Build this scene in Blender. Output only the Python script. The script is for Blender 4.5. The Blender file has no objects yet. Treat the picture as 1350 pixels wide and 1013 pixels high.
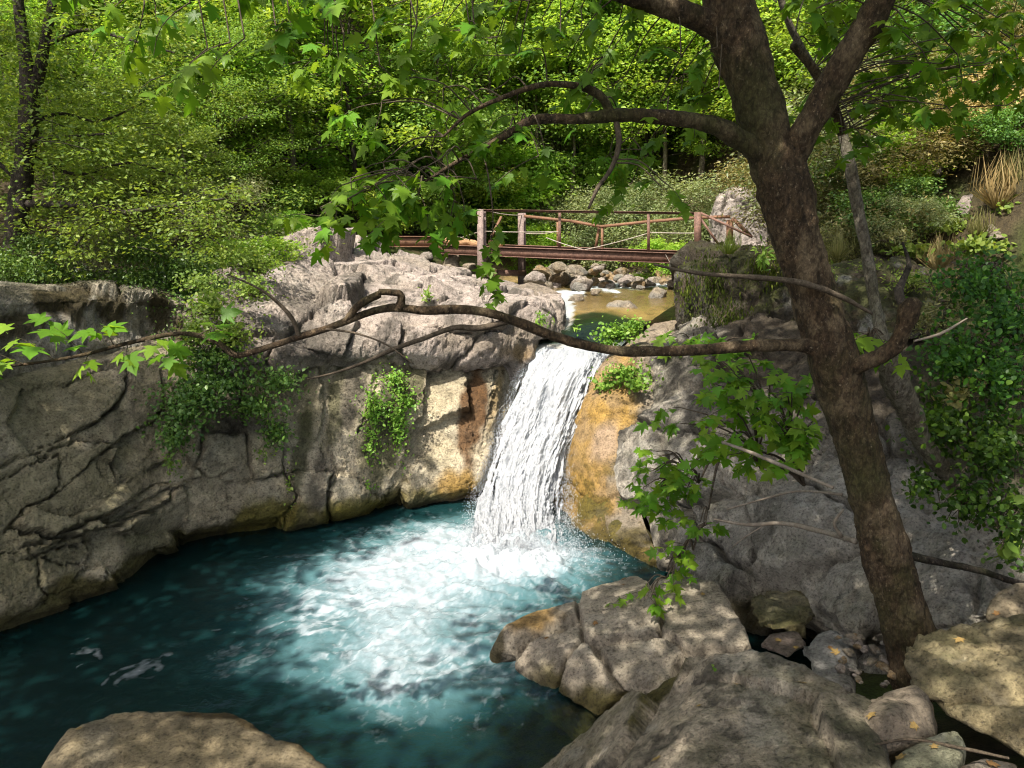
import bpy, bmesh, math, random
import numpy as np
from mathutils import Vector, Matrix
rng = np.random.default_rng(7)
random.seed(7)
scene = bpy.context.scene
COL = scene.collection
R = math.radians
# ------------------------------------------------------------------ camera
EYE, PITCH, FPX = 4.5, R(12.7), 1000.0          # eye height over the pool, tilt down, focal length in px of a 1350 px wide frame
cam_d = bpy.data.cameras.new('camera'); cam = bpy.data.objects.new('camera', cam_d); COL.objects.link(cam)
cam_d.sensor_width = 36; cam_d.lens = 36 * FPX / 1350; cam_d.clip_start = 0.05; cam_d.clip_end = 600
cam.location = (0, 0, EYE); cam.rotation_euler = (math.pi / 2 - PITCH, 0, 0)
scene.camera = cam
# ------------------------------------------------------------------ sky, sun, exposure
SUN = Vector((-0.29, -0.47, 0.82)).normalized()
w = bpy.data.worlds.new('World'); scene.world = w; w.use_nodes = True
nt = w.node_tree; bg = nt.nodes['Background']; sky = nt.nodes.new('ShaderNodeTexSky')
sky.sky_type = 'NISHITA'; sky.sun_disc = False; sky.dust_density = 4.0; sky.ozone_density = 0.2; sky.air_density = 0.8
sky.sun_elevation = math.asin(SUN.z); sky.sun_rotation = math.atan2(SUN.x, SUN.y)
nt.links.new(sky.outputs[0], bg.inputs[0]); bg.inputs[1].default_value = 0.15
sl = bpy.data.lights.new('sun', 'SUN'); sl.energy = 4.7; sl.angle = R(0.53); sl.color = (1, .935, .83)
so = bpy.data.objects.new('sun', sl); COL.objects.link(so); so.location = (0, -5, 40)
so.rotation_euler = SUN.to_track_quat('Z', 'Y').to_euler()
vs = scene.view_settings; vs.view_transform = 'Standard'; vs.look = 'None'; vs.gamma = 1; vs.exposure = 1.1
vs.use_curve_mapping = False
scene.cycles.filter_width = 1.1; scene.cycles.max_bounces = 10; scene.cycles.transparent_max_bounces = 12
scene.cycles.diffuse_bounces = 6; scene.cycles.transmission_bounces = 4; scene.cycles.glossy_bounces = 3

# ------------------------------------------------------------------ helpers: space
CP, SP = math.cos(PITCH), math.sin(PITCH)
def ray(px, py):
    h = (px - 675) / FPX; v = -(py - 506.5) / FPX
    return np.array([h, CP + SP * v, -SP + CP * v])
def P(px, py, d):
    r = ray(px, py); return np.array([0, 0, EYE]) + r * (d / r[1])
def W(px, py, z=0.0):
    r = ray(px, py); return np.array([0, 0, EYE]) + r * ((z - EYE) / r[2])
def proj(V):
    V = np.asarray(V, float); x = V[..., 0]; y = V[..., 1]; z = V[..., 2] - EYE
    f = np.maximum(y * CP - z * SP, 1e-3); u = y * SP + z * CP
    return 675 + FPX * x / f, 506.5 - FPX * u / f
def nrmz(a):
    return a / np.maximum(np.linalg.norm(a, axis=-1, keepdims=True), 1e-9)
def sstep(a, b, x):
    t = np.clip((x - a) / (b - a), 0, 1); return t * t * (3 - 2 * t)
# ------------------------------------------------------------------ helpers: noise
def hsh(ix, iy, iz, s):
    h = (ix.astype(np.uint32) * np.uint32(374761393) + iy.astype(np.uint32) * np.uint32(668265263)
         + iz.astype(np.uint32) * np.uint32(2147483647) + np.uint32((s * 974634777) & 0xffffffff))
    h = (h ^ (h >> np.uint32(13))) * np.uint32(1274126177)
    h = (h ^ (h >> np.uint32(16))) * np.uint32(2246822519)
    return ((h ^ (h >> np.uint32(15))) & np.uint32(0xffffff)).astype(np.float32) / 16777215.0
def vnoise(Q, s=0):
    Q = np.asarray(Q, np.float32); f = np.floor(Q); t = Q - f; i = f.astype(np.int64)
    t = t * t * t * (t * (t * 6 - 15) + 10); x, y, z = i[..., 0], i[..., 1], i[..., 2]
    out = 0
    for dx in (0, 1):
        wx = t[..., 0] if dx else 1 - t[..., 0]
        for dy in (0, 1):
            wy = t[..., 1] if dy else 1 - t[..., 1]
            for dz in (0, 1):
                wz = t[..., 2] if dz else 1 - t[..., 2]
                out = out + hsh(x + dx, y + dy, z + dz, s) * wx * wy * wz
    return out * 2 - 1
def fbm(Q, o=4, s=0, g=.5):
    Q = np.asarray(Q, np.float32); a, v, n = 1.0, 0, 0
    for k in range(o):
        v = v + a * vnoise(Q * 2.03 ** k + 17.3 * k, s + k); n += a; a *= g
    return v / n
def ridged(Q, o=4, s=0):
    a, v, n = 1.0, 0, 0
    for k in range(o):
        v = v + a * (1 - np.abs(vnoise(Q * 2.07 ** k + 9.1 * k, s + k))); n += a; a *= .55
    return v / n
def xyz(*a):
    return np.stack(np.broadcast_arrays(*a), -1)
# ------------------------------------------------------------------ helpers: meshes and objects
def mesh_np(name, V, F, col=None, attrs=None, smooth=True):
    V = np.ascontiguousarray(V, np.float32).reshape(-1, 3); F = np.ascontiguousarray(F, np.int32)
    me = bpy.data.meshes.new(name); k = F.shape[1]
    me.vertices.add(len(V)); me.vertices.foreach_set('co', V.ravel())
    me.loops.add(F.size); me.loops.foreach_set('vertex_index', F.ravel())
    me.polygons.add(len(F)); me.polygons.foreach_set('loop_start', np.arange(0, F.size, k, dtype=np.int32))
    me.polygons.foreach_set('loop_total', np.full(len(F), k, np.int32))
    if smooth: me.polygons.foreach_set('use_smooth', np.ones(len(F), bool))
    if col is not None:
        c = np.ones((len(V), 4), np.float32); c[:, :3] = np.clip(col, 0, 1)
        me.color_attributes.new('col', 'FLOAT_COLOR', 'POINT').data.foreach_set('color', c.ravel())
    for n, a in (attrs or {}).items():
        me.attributes.new(n, 'FLOAT', 'POINT').data.foreach_set('value', np.ascontiguousarray(a, np.float32).ravel())
    me.update(); return me
def tag(o, label=None, cat=None, group=None, kind=None):
    if label: o['label'] = label
    if cat: o['category'] = cat
    if group: o['group'] = group
    if kind: o['kind'] = kind
    return o
def obj(name, me, mat=None, parent=None, **k):
    """links a mesh; a child of an Empty keeps its world coordinates"""
    o = bpy.data.objects.new(name, me); COL.objects.link(o)
    if mat is not None and me is not None and not me.materials: me.materials.append(mat)
    if parent is not None:
        o.parent = parent
        if not k.pop('local', False): o.matrix_parent_inverse = Matrix.Translation(-Vector(parent.location))
    return tag(o, **k)
def thing(name, loc, label, cat, group=None, kind=None):
    o = bpy.data.objects.new(name, None); COL.objects.link(o); o.location = [float(c) for c in loc]; o.empty_display_size = .2
    return tag(o, label, cat, group, kind)
def copy_tree(o, parent=None):
    c = o.copy(); COL.objects.link(c); c.parent = parent
    for ch in list(o.children): copy_tree(ch, c)
    return c
def spline(pts, n):
    """Catmull-Rom through pts (k,dim), n samples evenly by chord length"""
    p = np.asarray(pts, float); k = len(p)
    L = np.concatenate([[0], np.cumsum(np.linalg.norm(np.diff(p[:, :3], axis=0), axis=1) + 1e-6)])
    s = np.linspace(0, L[-1], n); i = np.clip(np.searchsorted(L, s, 'right') - 1, 0, k - 2)
    t = ((s - L[i]) / (L[i + 1] - L[i]))[:, None]
    m = np.zeros_like(p); m[1:-1] = (p[2:] - p[:-2]) / (L[2:] - L[:-2])[:, None]
    m[0] = (p[1] - p[0]) / (L[1] - L[0]); m[-1] = (p[-1] - p[-2]) / (L[-1] - L[-2])
    h = (L[i + 1] - L[i])[:, None]; t2, t3 = t * t, t ** 3
    return (2*t3-3*t2+1)*p[i] + (t3-2*t2+t)*h*m[i] + (-2*t3+3*t2)*p[i+1] + (t3-t2)*h*m[i+1]
def loft(rows, nu, nv):
    Rw = np.array([spline(r, nu) for r in rows])                     # (k, nu, 3)
    mid = Rw.mean(1); L = np.concatenate([[0], np.cumsum(np.linalg.norm(np.diff(Rw, axis=0), axis=2).mean(1))])
    s = np.linspace(0, L[-1], nv); k = len(Rw); i = np.clip(np.searchsorted(L, s, 'right') - 1, 0, k - 2)
    t = ((s - L[i]) / (L[i+1] - L[i]))[:, None, None]; h = (L[i+1] - L[i])[:, None, None]
    m = np.zeros_like(Rw); m[1:-1] = (Rw[2:] - Rw[:-2]) / (L[2:] - L[:-2])[:, None, None]
    m[0] = (Rw[1] - Rw[0]) / L[1]; m[-1] = (Rw[-1] - Rw[-2]) / (L[-1] - L[-2])
    t2, t3 = t * t, t ** 3
    return (2*t3-3*t2+1)*Rw[i] + (t3-2*t2+t)*h*m[i] + (-2*t3+3*t2)*Rw[i+1] + (t3-t2)*h*m[i+1]
def grid_faces(nv, nu):
    a = np.arange(nv * nu).reshape(nv, nu)
    return np.stack([a[:-1, :-1], a[:-1, 1:], a[1:, 1:], a[1:, :-1]], -1).reshape(-1, 4)
def grid_normals(G):
    du = np.gradient(G, axis=1); dv = np.gradient(G, axis=0); return nrmz(np.cross(du, dv))
def tube(pts, rad, sides=8, n=None, rough=0.0, rs=3.0, seed=0, cap=True):
    """tapered tube along a curve; returns V, F(quads)"""
    p = np.asarray(pts, float); q = np.concatenate([p, np.asarray(rad, float)[:, None]], 1)
    n = n or max(3 * len(p), 6); q = spline(q, n); c, r = q[:, :3], np.maximum(q[:, 3], .0008)
    t = nrmz(np.gradient(c, axis=0)); a = np.array([0, 0, 1.0]) if abs(t[0, 2]) < .9 else np.array([1.0, 0, 0])
    N = np.zeros_like(c); N[0] = nrmz(np.cross(t[0], a))
    for i in range(1, n):
        v = N[i-1] - t[i] * np.dot(N[i-1], t[i]); N[i] = nrmz(v)
    B = np.cross(t, N); th = np.linspace(0, 2*math.pi, sides, endpoint=False)
    D = N[:, None] * np.cos(th)[None, :, None] + B[:, None] * np.sin(th)[None, :, None]
    rr = r[:, None] * np.ones(sides)[None]
    V = c[:, None] + D * rr[..., None]
    if rough:
        V = V + D * (rough * rr * (fbm(V * rs, 4, seed) + .5 * fbm(V * rs * 4, 3, seed + 5, .65)))[..., None]
        if sides > 40: V = V + D * (.016 * (ridged(V * xyz(9, 9, 6), 4, seed + 9) - .6) + .007 * sstep(.05, .25, fbm(V * xyz(22, 22, 15), 3, seed + 13)))[..., None]
    a = np.arange(n * sides).reshape(n, sides); b = np.roll(a, -1, 1)
    F = np.stack([a[:-1], b[:-1], b[1:], a[1:]], -1).reshape(-1, 4)
    V = V.reshape(-1, 3)
    if cap:
        V = np.vstack([V, c[0] - t[0] * r[0] * .3, c[-1] + t[-1] * r[-1] * .5]); k = n * sides
        F = np.vstack([F, np.stack([b[0], a[0], np.full(sides, k), np.full(sides, k)], -1)[:, [0, 1, 2, 2]],
                       np.stack([a[-1], b[-1], np.full(sides, k+1), np.full(sides, k+1)], -1)[:, [0, 1, 2, 2]]])
    return V, F
def tri_fix(F):
    """quads with a doubled corner -> all triangles"""
    F = np.asarray(F); T = np.vstack([F[:, [0, 1, 2]], F[:, [0, 2, 3]]])
    return T[(T[:, 0] != T[:, 1]) & (T[:, 1] != T[:, 2]) & (T[:, 0] != T[:, 2])]
def join(parts):
    Vs, Fs, o = [], [], 0
    for V, F in parts:
        Vs.append(V); Fs.append(tri_fix(F) if F.shape[1] == 4 else F); Fs[-1] = Fs[-1] + o; o += len(V)
    return np.vstack(Vs), np.vstack(Fs)
def tube_obj(name, pts, rad, mat, parent=None, sides=8, n=None, rough=0.0, rs=3.0, seed=0, **k):
    V, F = tube(pts, rad, sides, n, rough, rs, seed); return obj(name, mesh_np(name, V, tri_fix(F)), mat, parent, **k)

# ------------------------------------------------------------------ materials
def newmat(name):
    m = bpy.data.materials.new(name); m.use_nodes = True; nt = m.node_tree
    for n in list(nt.nodes): nt.nodes.remove(n)
    out = nt.nodes.new('ShaderNodeOutputMaterial'); return m, nt, out
def N(nt, t, **k):
    n = nt.nodes.new('ShaderNode' + t)
    for a, v in k.items():
        if a.startswith('i_'):
            key = a[2:]; n.inputs[int(key) if key.isdigit() else key.replace('_', ' ')].default_value = v
        else: setattr(n, a, v)
    return n
def ramp(nt, fac, stops):
    r = N(nt, 'ValToRGB'); e = r.color_ramp.elements
    while len(e) < len(stops): e.new(.5)
    for x, (p, c) in zip(e, stops): x.position = p; x.color = (*c, 1) if len(c) == 3 else c
    nt.links.new(fac, r.inputs[0]); return r.outputs[0]
def mixc(nt, fac, a, b, mode='MIX'):
    m = N(nt, 'Mix', data_type='RGBA', blend_type=mode)
    for s, v in ((m.inputs[0], fac), (m.inputs[6], a), (m.inputs[7], b)):
        if isinstance(v, (int, float)): s.default_value = v
        elif isinstance(v, tuple): s.default_value = (*v, 1)
        else: nt.links.new(v, s)
    return m.outputs[2]
def noise(nt, scale, detail=4, vec=None, rough=.55, out='Fac'):
    n = N(nt, 'TexNoise', i_Scale=scale, i_Detail=detail, i_Roughness=rough)
    if vec is not None: nt.links.new(vec, n.inputs['Vector'])
    return n.outputs[out]
def mathn(nt, op, a, b=0.0):
    m = N(nt, 'Math', operation=op)
    for s, v in zip(m.inputs, (a, b)):
        if isinstance(v, (int, float)): s.default_value = v
        else: nt.links.new(v, s)
    return m.outputs[0]
def bump(nt, h, strength, dist, prev=None):
    b = N(nt, 'Bump', i_Strength=strength, i_Distance=dist); nt.links.new(h, b.inputs['Height'])
    if prev is not None: nt.links.new(prev, b.inputs['Normal'])
    return b.outputs[0]
def rock_material(name, rough=.85, spec=.25, grain=1.0):
    m, nt, out = newmat(name); L = nt.links.new
    pos = N(nt, 'NewGeometry').outputs['Position']
    ca = N(nt, 'VertexColor', layer_name='col').outputs[0]
    n1 = noise(nt, 38, 6, pos, .65); n2 = noise(nt, 9, 5, pos, .6); n3 = noise(nt, 120, 3, pos, .6)
    c = mixc(nt, 1.0, ca, ramp(nt, n1, [(.30, (.25, .24, .23)), (.46, (.78, .77, .75)), (.74, (1.12, 1.11, 1.08))]), 'MULTIPLY')
    c = mixc(nt, 1.0, c, ramp(nt, n2, [(.32, (.55, .54, .52)), (.5, (.9, .89, .88)), (.7, (1.1, 1.09, 1.07))]), 'MULTIPLY')
    # small dark pits and lichen specks
    v = N(nt, 'TexVoronoi', i_Scale=23.0); L(pos, v.inputs['Vector'])
    sp = ramp(nt, mathn(nt, 'ADD', v.outputs[0], mathn(nt, 'MULTIPLY', n2, .45)), [(.30, (1, 1, 1)), (.40, (0, 0, 0))])
    c = mixc(nt, mathn(nt, 'MULTIPLY', sp, .55), c, (.07, .065, .055))
    b = bump(nt, n2, 1.0 * grain, .12); b = bump(nt, n1, 1.0 * grain, .05, b); b = bump(nt, n3, 1.0 * grain, .012, b)
    p = N(nt, 'BsdfPrincipled', i_Roughness=rough); p.inputs['Specular IOR Level'].default_value = spec
    L(c, p.inputs['Base Color']); L(b, p.inputs['Normal']); L(p.outputs[0], out.inputs[0]); return m
M = {}
M['rock'] = rock_material('limestone')
M['wet_rock'] = rock_material('wet_limestone', .35, .5, .8)
def simple(name, colA, colB, scale, rough=.8, spec=.3, bs=.4, bd=.01, sc2=None, stretch=None):
    m, nt, out = newmat(name); L = nt.links.new
    tc = N(nt, 'TexCoord').outputs['Object'] if stretch else N(nt, 'NewGeometry').outputs['Position']
    if stretch:
        mp = N(nt, 'Mapping'); mp.inputs['Scale'].default_value = stretch; L(tc, mp.inputs[0]); tc = mp.outputs[0]
    n = noise(nt, scale, 6, tc, .65); n2 = noise(nt, sc2 or scale * 4, 4, tc, .6)
    c = mixc(nt, ramp(nt, n, [(.35, (0, 0, 0)), (.65, (1, 1, 1))]), colA, colB)
    c = mixc(nt, 1.0, c, ramp(nt, n2, [(.25, (.55, .55, .55)), (.75, (1.35, 1.35, 1.35))]), 'MULTIPLY')
    p = N(nt, 'BsdfPrincipled', i_Roughness=rough); p.inputs['Specular IOR Level'].default_value = spec
    b = bump(nt, n, bs, bd * 2); b = bump(nt, n2, bs, bd, b)
    L(c, p.inputs['Base Color']); L(b, p.inputs['Normal']); L(p.outputs[0], out.inputs[0]); return m
M['rust'] = simple('rusty_steel', (.09, .05, .036), (.17, .095, .07), 7, .75, .35, .3, .004)
M['rust_bright'] = simple('bright_rust', (.20, .105, .058), (.14, .078, .048), 9, .8, .3, .3, .003)
M['steel_grey'] = simple('weathered_steel', (.13, .095, .085), (.20, .15, .13), 8, .7, .35, .3, .003)
M['wire'] = simple('old_wire', (.34, .31, .26), (.24, .20, .16), 12, .6, .4, .1, .001)
M['timber'] = simple('split_timber', (.42, .25, .13), (.20, .11, .06), 9, .85, .2, .6, .01, 40, (1, 6, 6))
M['twig'] = simple('twig_bark', (.055, .042, .028), (.11, .085, .06), 20, .85, .2, .4, .004)
M['grey_twig'] = simple('dead_wood', (.27, .23, .18), (.15, .12, .09), 14, .85, .2, .4, .004)
M['moss'] = simple('moss', (.045, .062, .012), (.085, .10, .02), 14, .95, .1, .8, .02)
def bark_material(name, dark, mid, pale, moss, mossamt):
    m, nt, out = newmat(name); L = nt.links.new
    pos = N(nt, 'NewGeometry').outputs['Position']
    mp = N(nt, 'Mapping'); mp.inputs['Scale'].default_value = (1, 1, .6); L(pos, mp.inputs[0]); q = mp.outputs[0]
    n1 = noise(nt, 5, 6, q, .6); n2 = noise(nt, 26, 6, q, .7); n3 = noise(nt, 1.7, 4, q, .6)
    v = N(nt, 'TexVoronoi', i_Scale=42.0); L(mixc(nt, .12, q, noise(nt, 18, 4, q, .6, 'Color')), v.inputs['Vector'])
    c = mixc(nt, ramp(nt, n2, [(.36, (0, 0, 0)), (.62, (1, 1, 1))]), dark, mid)
    c = mixc(nt, ramp(nt, n1, [(.50, (0, 0, 0)), (.60, (.75, .75, .75))]), c, pale)
    c = mixc(nt, ramp(nt, noise(nt, 60, 4, q, .7), [(.60, (0, 0, 0)), (.66, (.7, .7, .7))]), c, (.27, .21, .14))
    c = mixc(nt, mathn(nt, 'MULTIPLY', ramp(nt, n3, [(.50, (0, 0, 0)), (.66, (1, 1, 1))]), mossamt), c, moss)
    c = mixc(nt, 1.0, c, ramp(nt, v.outputs[0], [(.0, (1.25, 1.25, 1.2)), (.5, (.8, .8, .8)), (.8, (.45, .42, .4))]), 'MULTIPLY')
    b = bump(nt, n1, .7, .04); b = bump(nt, v.outputs[0], -1.0, .03, b); b = bump(nt, n2, 1.0, .03, b)
    p = N(nt, 'BsdfPrincipled', i_Roughness=.8); p.inputs['Specular IOR Level'].default_value = .25
    L(c, p.inputs['Base Color']); L(b, p.inputs['Normal']); L(p.outputs[0], out.inputs[0]); return m
M['bark'] = bark_material('plane_bark', (.024, .016, .008), (.10, .064, .034), (.17, .125, .075), (.05, .05, .014), .75)
M['dark_bark'] = bark_material('dark_bark', (.018, .015, .011), (.045, .036, .027), (.075, .062, .05), (.04, .045, .015), .6)
M['pale_bark'] = bark_material('pale_bark', (.10, .085, .06), (.20, .17, .125), (.28, .25, .20), (.07, .075, .025), .4)
def leaf_material(name, c1, c2, c3, trans=.42, gloss=.35, rough=.42):
    m, nt, out = newmat(name); L = nt.links.new
    g = N(nt, 'NewGeometry'); oi = N(nt, 'ObjectInfo')
    f = mathn(nt, 'FRACT', mathn(nt, 'ADD', g.outputs['Random Per Island'], oi.outputs['Random']))
    c = ramp(nt, f, [(0, c1), (.55, c2), (1, c3)])
    c = mixc(nt, 1.0, c, ramp(nt, noise(nt, .55, 3, g.outputs['Position'], .5), [(.3, (.70, .78, .75)), (.7, (1.28, 1.18, 1.05))]), 'MULTIPLY')
    h = N(nt, 'HueSaturation'); L(c, h.inputs['Color']); h.inputs['Saturation'].default_value = 1.0
    L(mathn(nt, 'ADD', .86, mathn(nt, 'MULTIPLY', oi.outputs['Random'], .28)), h.inputs['Value'])
    L(mathn(nt, 'ADD', .486, mathn(nt, 'MULTIPLY', oi.outputs['Random'], .028)), h.inputs['Hue'])
    c = h.outputs[0]
    p = N(nt, 'BsdfPrincipled', i_Roughness=rough); p.inputs['Specular IOR Level'].default_value = gloss
    L(c, p.inputs['Base Color'])
    t = N(nt, 'BsdfTranslucent'); L(mixc(nt, 1.0, c, (1.35, 1.25, .55), 'MULTIPLY'), t.inputs[0])
    mx = N(nt, 'MixShader'); mx.inputs[0].default_value = trans
    L(p.outputs[0], mx.inputs[1]); L(t.outputs[0], mx.inputs[2]); L(mx.outputs[0], out.inputs[0]); return m
M['leaf_plane'] = leaf_material('plane_leaf', (.085, .20, .016), (.13, .27, .024), (.20, .35, .035), .52, .22)
M['leaf_bright'] = leaf_material('bright_leaf', (.19, .33, .05), (.275, .435, .075), (.39, .515, .11), .56, .2)
M['leaf_mid'] = leaf_material('mid_leaf', (.12, .205, .04), (.18, .28, .055), (.26, .35, .08), .46, .25)
M['leaf_dark'] = leaf_material('dark_leaf', (.055, .13, .028), (.085, .18, .035), (.14, .24, .05), .35, .4)
M['leaf_grey'] = leaf_material('grey_leaf', (.12, .16, .07), (.18, .22, .10), (.25, .28, .14), .3, .3)
M['leaf_olive'] = leaf_material('olive_leaf', (.13, .14, .045), (.19, .19, .07), (.29, .26, .12), .3, .25)
M['leaf_dry'] = leaf_material('dry_stalks', (.22, .17, .07), (.30, .24, .11), (.40, .33, .17), .25, .2, .7)
M['leaf_ivy'] = leaf_material('ivy_leaf', (.022, .065, .008), (.04, .105, .012), (.085, .17, .02), .38, .25, .4)
M['leaf_moss'] = leaf_material('moss_strands', (.035, .05, .008), (.055, .075, .012), (.10, .12, .02), .25, .1, .8)
M['leaf_fern'] = leaf_material('fern_leaf', (.10, .21, .03), (.16, .28, .04), (.24, .36, .07), .42, .25)

# ------------------------------------------------------------------ rock colour and rock builders
PALE = np.array([.46, .40, .365]); GREY = np.array([.27, .26, .235]); BEIGE = np.array([.39, .33, .25]); DARK = np.array([.085, .078, .066])
MOSS = np.array([.062, .072, .016]); OCHRE = np.array([.50, .31, .075]); BROWN = np.array([.17, .085, .032]); ALGA = np.array([.16, .135, .02]); LICH = np.array([.40, .41, .38])
def lerp(a, b, t):
    return a + (b - a) * np.asarray(t)[..., None]
def blob(V, x, y, rx, ry, ang=0, soft=.5, wob=.35, s=0):
    """a stain on the rock round the place seen at x,y; wobbly outline"""
    px, py = proj(V); c, k = math.cos(R(ang)), math.sin(R(ang)); dx, dy = px - x, py - y
    d = np.sqrt(((dx * c + dy * k) / rx) ** 2 + ((-dx * k + dy * c) / ry) ** 2)
    return 1 - sstep(1 - soft, 1 + soft * .3, d + wob * (.6 * fbm(V * 3.2, 4, 40 + s) + .7 * fbm(V * xyz(6, 6, 1.2), 4, 43 + s)))
def rock_col(V, Nn, base=GREY, alt=BEIGE, moss=.3, dark=.4, lichen=.25, water=0.0, seed=0):
    c = lerp(np.broadcast_to(base, V.shape), alt, sstep(-.25, .3, fbm(V * .9, 4, seed)))
    c = c * (1 + .22 * fbm(V * 4.5, 4, seed + 1) + .25 * fbm(V * .8, 3, seed + 7))[..., None]
    c = lerp(c, DARK * 1.4, .55 * dark * sstep(.08, .40, fbm(V * xyz(3.2, 3.2, .45), 5, seed + 12, .6)))
    c = lerp(c, LICH, lichen * sstep(.14, .26, fbm(V * 2.6, 6, seed + 2, .68)))
    c = lerp(c, DARK, dark * sstep(.12, .24, fbm(V * xyz(2.2, 2.2, 1.1), 6, seed + 3, .68)))
    up = np.clip(Nn[..., 2], 0, 1)
    c = lerp(c, MOSS * (1 + .5 * fbm(V * 9, 3, seed + 8))[..., None], np.clip(moss * 2, 0, 1) * sstep(.62 - moss * .7, .95 - moss * .5, .55 * up + .55 + .9 * fbm(V * 1.7, 5, seed + 4, .6) - .35))
    if water:
        k = sstep(.0, .5, (water - V[..., 2]) / water + .7 * fbm(V * 2.4, 4, seed + 5))
        k = k * sstep(-.22, .16, fbm(V * .55, 3, seed + 15)); c = lerp(c, ALGA * (1 + .5 * fbm(V * 5, 3, seed + 6))[..., None], .85 * k)
    c = lerp(c, c * .42, .9 * sstep(.17, .05, V[..., 2] + .09 * fbm(V * 2.5, 3, seed + 31)))          # wet at the water's edge
    return np.clip(c, .012, .8)
def cells(Q, seeds, mats=None):
    F1 = np.full(len(Q), 1e9, np.float32); F2 = F1.copy(); I = np.zeros(len(Q), np.int32)
    for k, s in enumerate(seeds):
        d = Q - s
        if mats is not None: d = d @ mats[k]
        d = np.sqrt((d * d).sum(1)).astype(np.float32)
        new = d < F1; F2 = np.where(new, F1, np.minimum(F2, d)); I = np.where(new, k, I); F1 = np.where(new, d, F1)
    return F1, F2, I
def rough_rock(V, Nn, amp=.06, seed=0, f=1.0):
    q = V * f
    h = amp * fbm(q * 1.1, 3, seed) * .9 + amp * .45 * (ridged(q * 2.6 + .3, 4, seed + 11) - .6) + amp * .35 * fbm(q * 7, 4, seed + 21, .6) - amp * .30 * sstep(.15, .45, fbm(q * 11, 3, seed + 25))
    return V + Nn * h[..., None]
def islands(fid):
    """4-connected areas of equal id on a grid of faces"""
    H, W_ = fid.shape; lab = np.zeros((H, W_), np.int32); cur = 0; f = fid.tolist(); L = lab.tolist()
    for y0 in range(H):
        for x0 in range(W_):
            if L[y0][x0]: continue
            cur += 1; k = f[y0][x0]; st = [(y0, x0)]; L[y0][x0] = cur
            while st:
                y, x = st.pop()
                for yy, xx in ((y + 1, x), (y - 1, x), (y, x + 1), (y, x - 1)):
                    if 0 <= yy < H and 0 <= xx < W_ and not L[yy][xx] and f[yy][xx] == k: L[yy][xx] = cur; st.append((yy, xx))
    return np.array(L)
def split_cells(G, ids, name, mat, parent, col, label=None):
    """one mesh object for every block of a rock face"""
    nv, nu = G.shape[:2]; V = G.reshape(-1, 3); F = grid_faces(nv, nu); lab = islands(ids[:-1, :-1]); cnt = np.bincount(lab.ravel())
    lab[cnt[lab] < 90] = -1
    for _ in range(80):                                               # slivers go to a neighbouring block
        if not (lab < 0).any(): break
        for sh, ax in ((1, 0), (-1, 0), (1, 1), (-1, 1)): n_ = np.roll(lab, sh, ax); lab = np.where((lab < 0) & (n_ > 0), n_, lab)
    fid = islands(lab).ravel()
    for k in np.unique(fid):
        f = F[fid == k]; u, inv = np.unique(f, return_inverse=True)
        obj(name, mesh_np(name, V[u], inv.reshape(f.shape), col.reshape(-1, 3)[u]), mat, parent)
def face_blocks(G, seeds_q, Q, mats, groove, gw, bulge, bw, jut, seed, warp=0.0, wf=1.0):
    """block offsets for a lofted rock face; Q are the coordinates in which the joints are laid out"""
    Nn = grid_normals(G); q = Q.reshape(-1, Q.shape[-1]).astype(np.float32); Vf = G.reshape(-1, 3)
    if warp:
        for a in range(q.shape[1]): q[:, a] += warp * fbm(Vf * wf, 4, seed + 60 + a, .55)
    F1, F2, I = cells(q, seeds_q, mats); e = (F2 - F1) * .5
    r = np.random.default_rng(seed); off = r.uniform(-1, 1, len(seeds_q)) * jut; tl = r.normal(0, 1, (len(seeds_q), 2))
    wv = .55 + .65 * (fbm(Vf * 1.3, 3, seed + 31) + .5)
    h = -groove * np.clip(wv, .25, 1.3) * np.exp(-(e / gw) ** 2) + bulge * (1 - np.exp(-e / bw)) + off[I] * sstep(0, gw * 2.2, e)
    dq = (q - np.asarray(seeds_q)[I]); h = h + jut * 1.5 * (dq[:, 0] * tl[I, 0] + dq[:, 1] * tl[I, 1]) / (np.abs(dq).max() + 1e-6) * sstep(0, gw * 2, e) * 3
    return Nn, h.reshape(G.shape[:2]), I.reshape(G.shape[:2])
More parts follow.
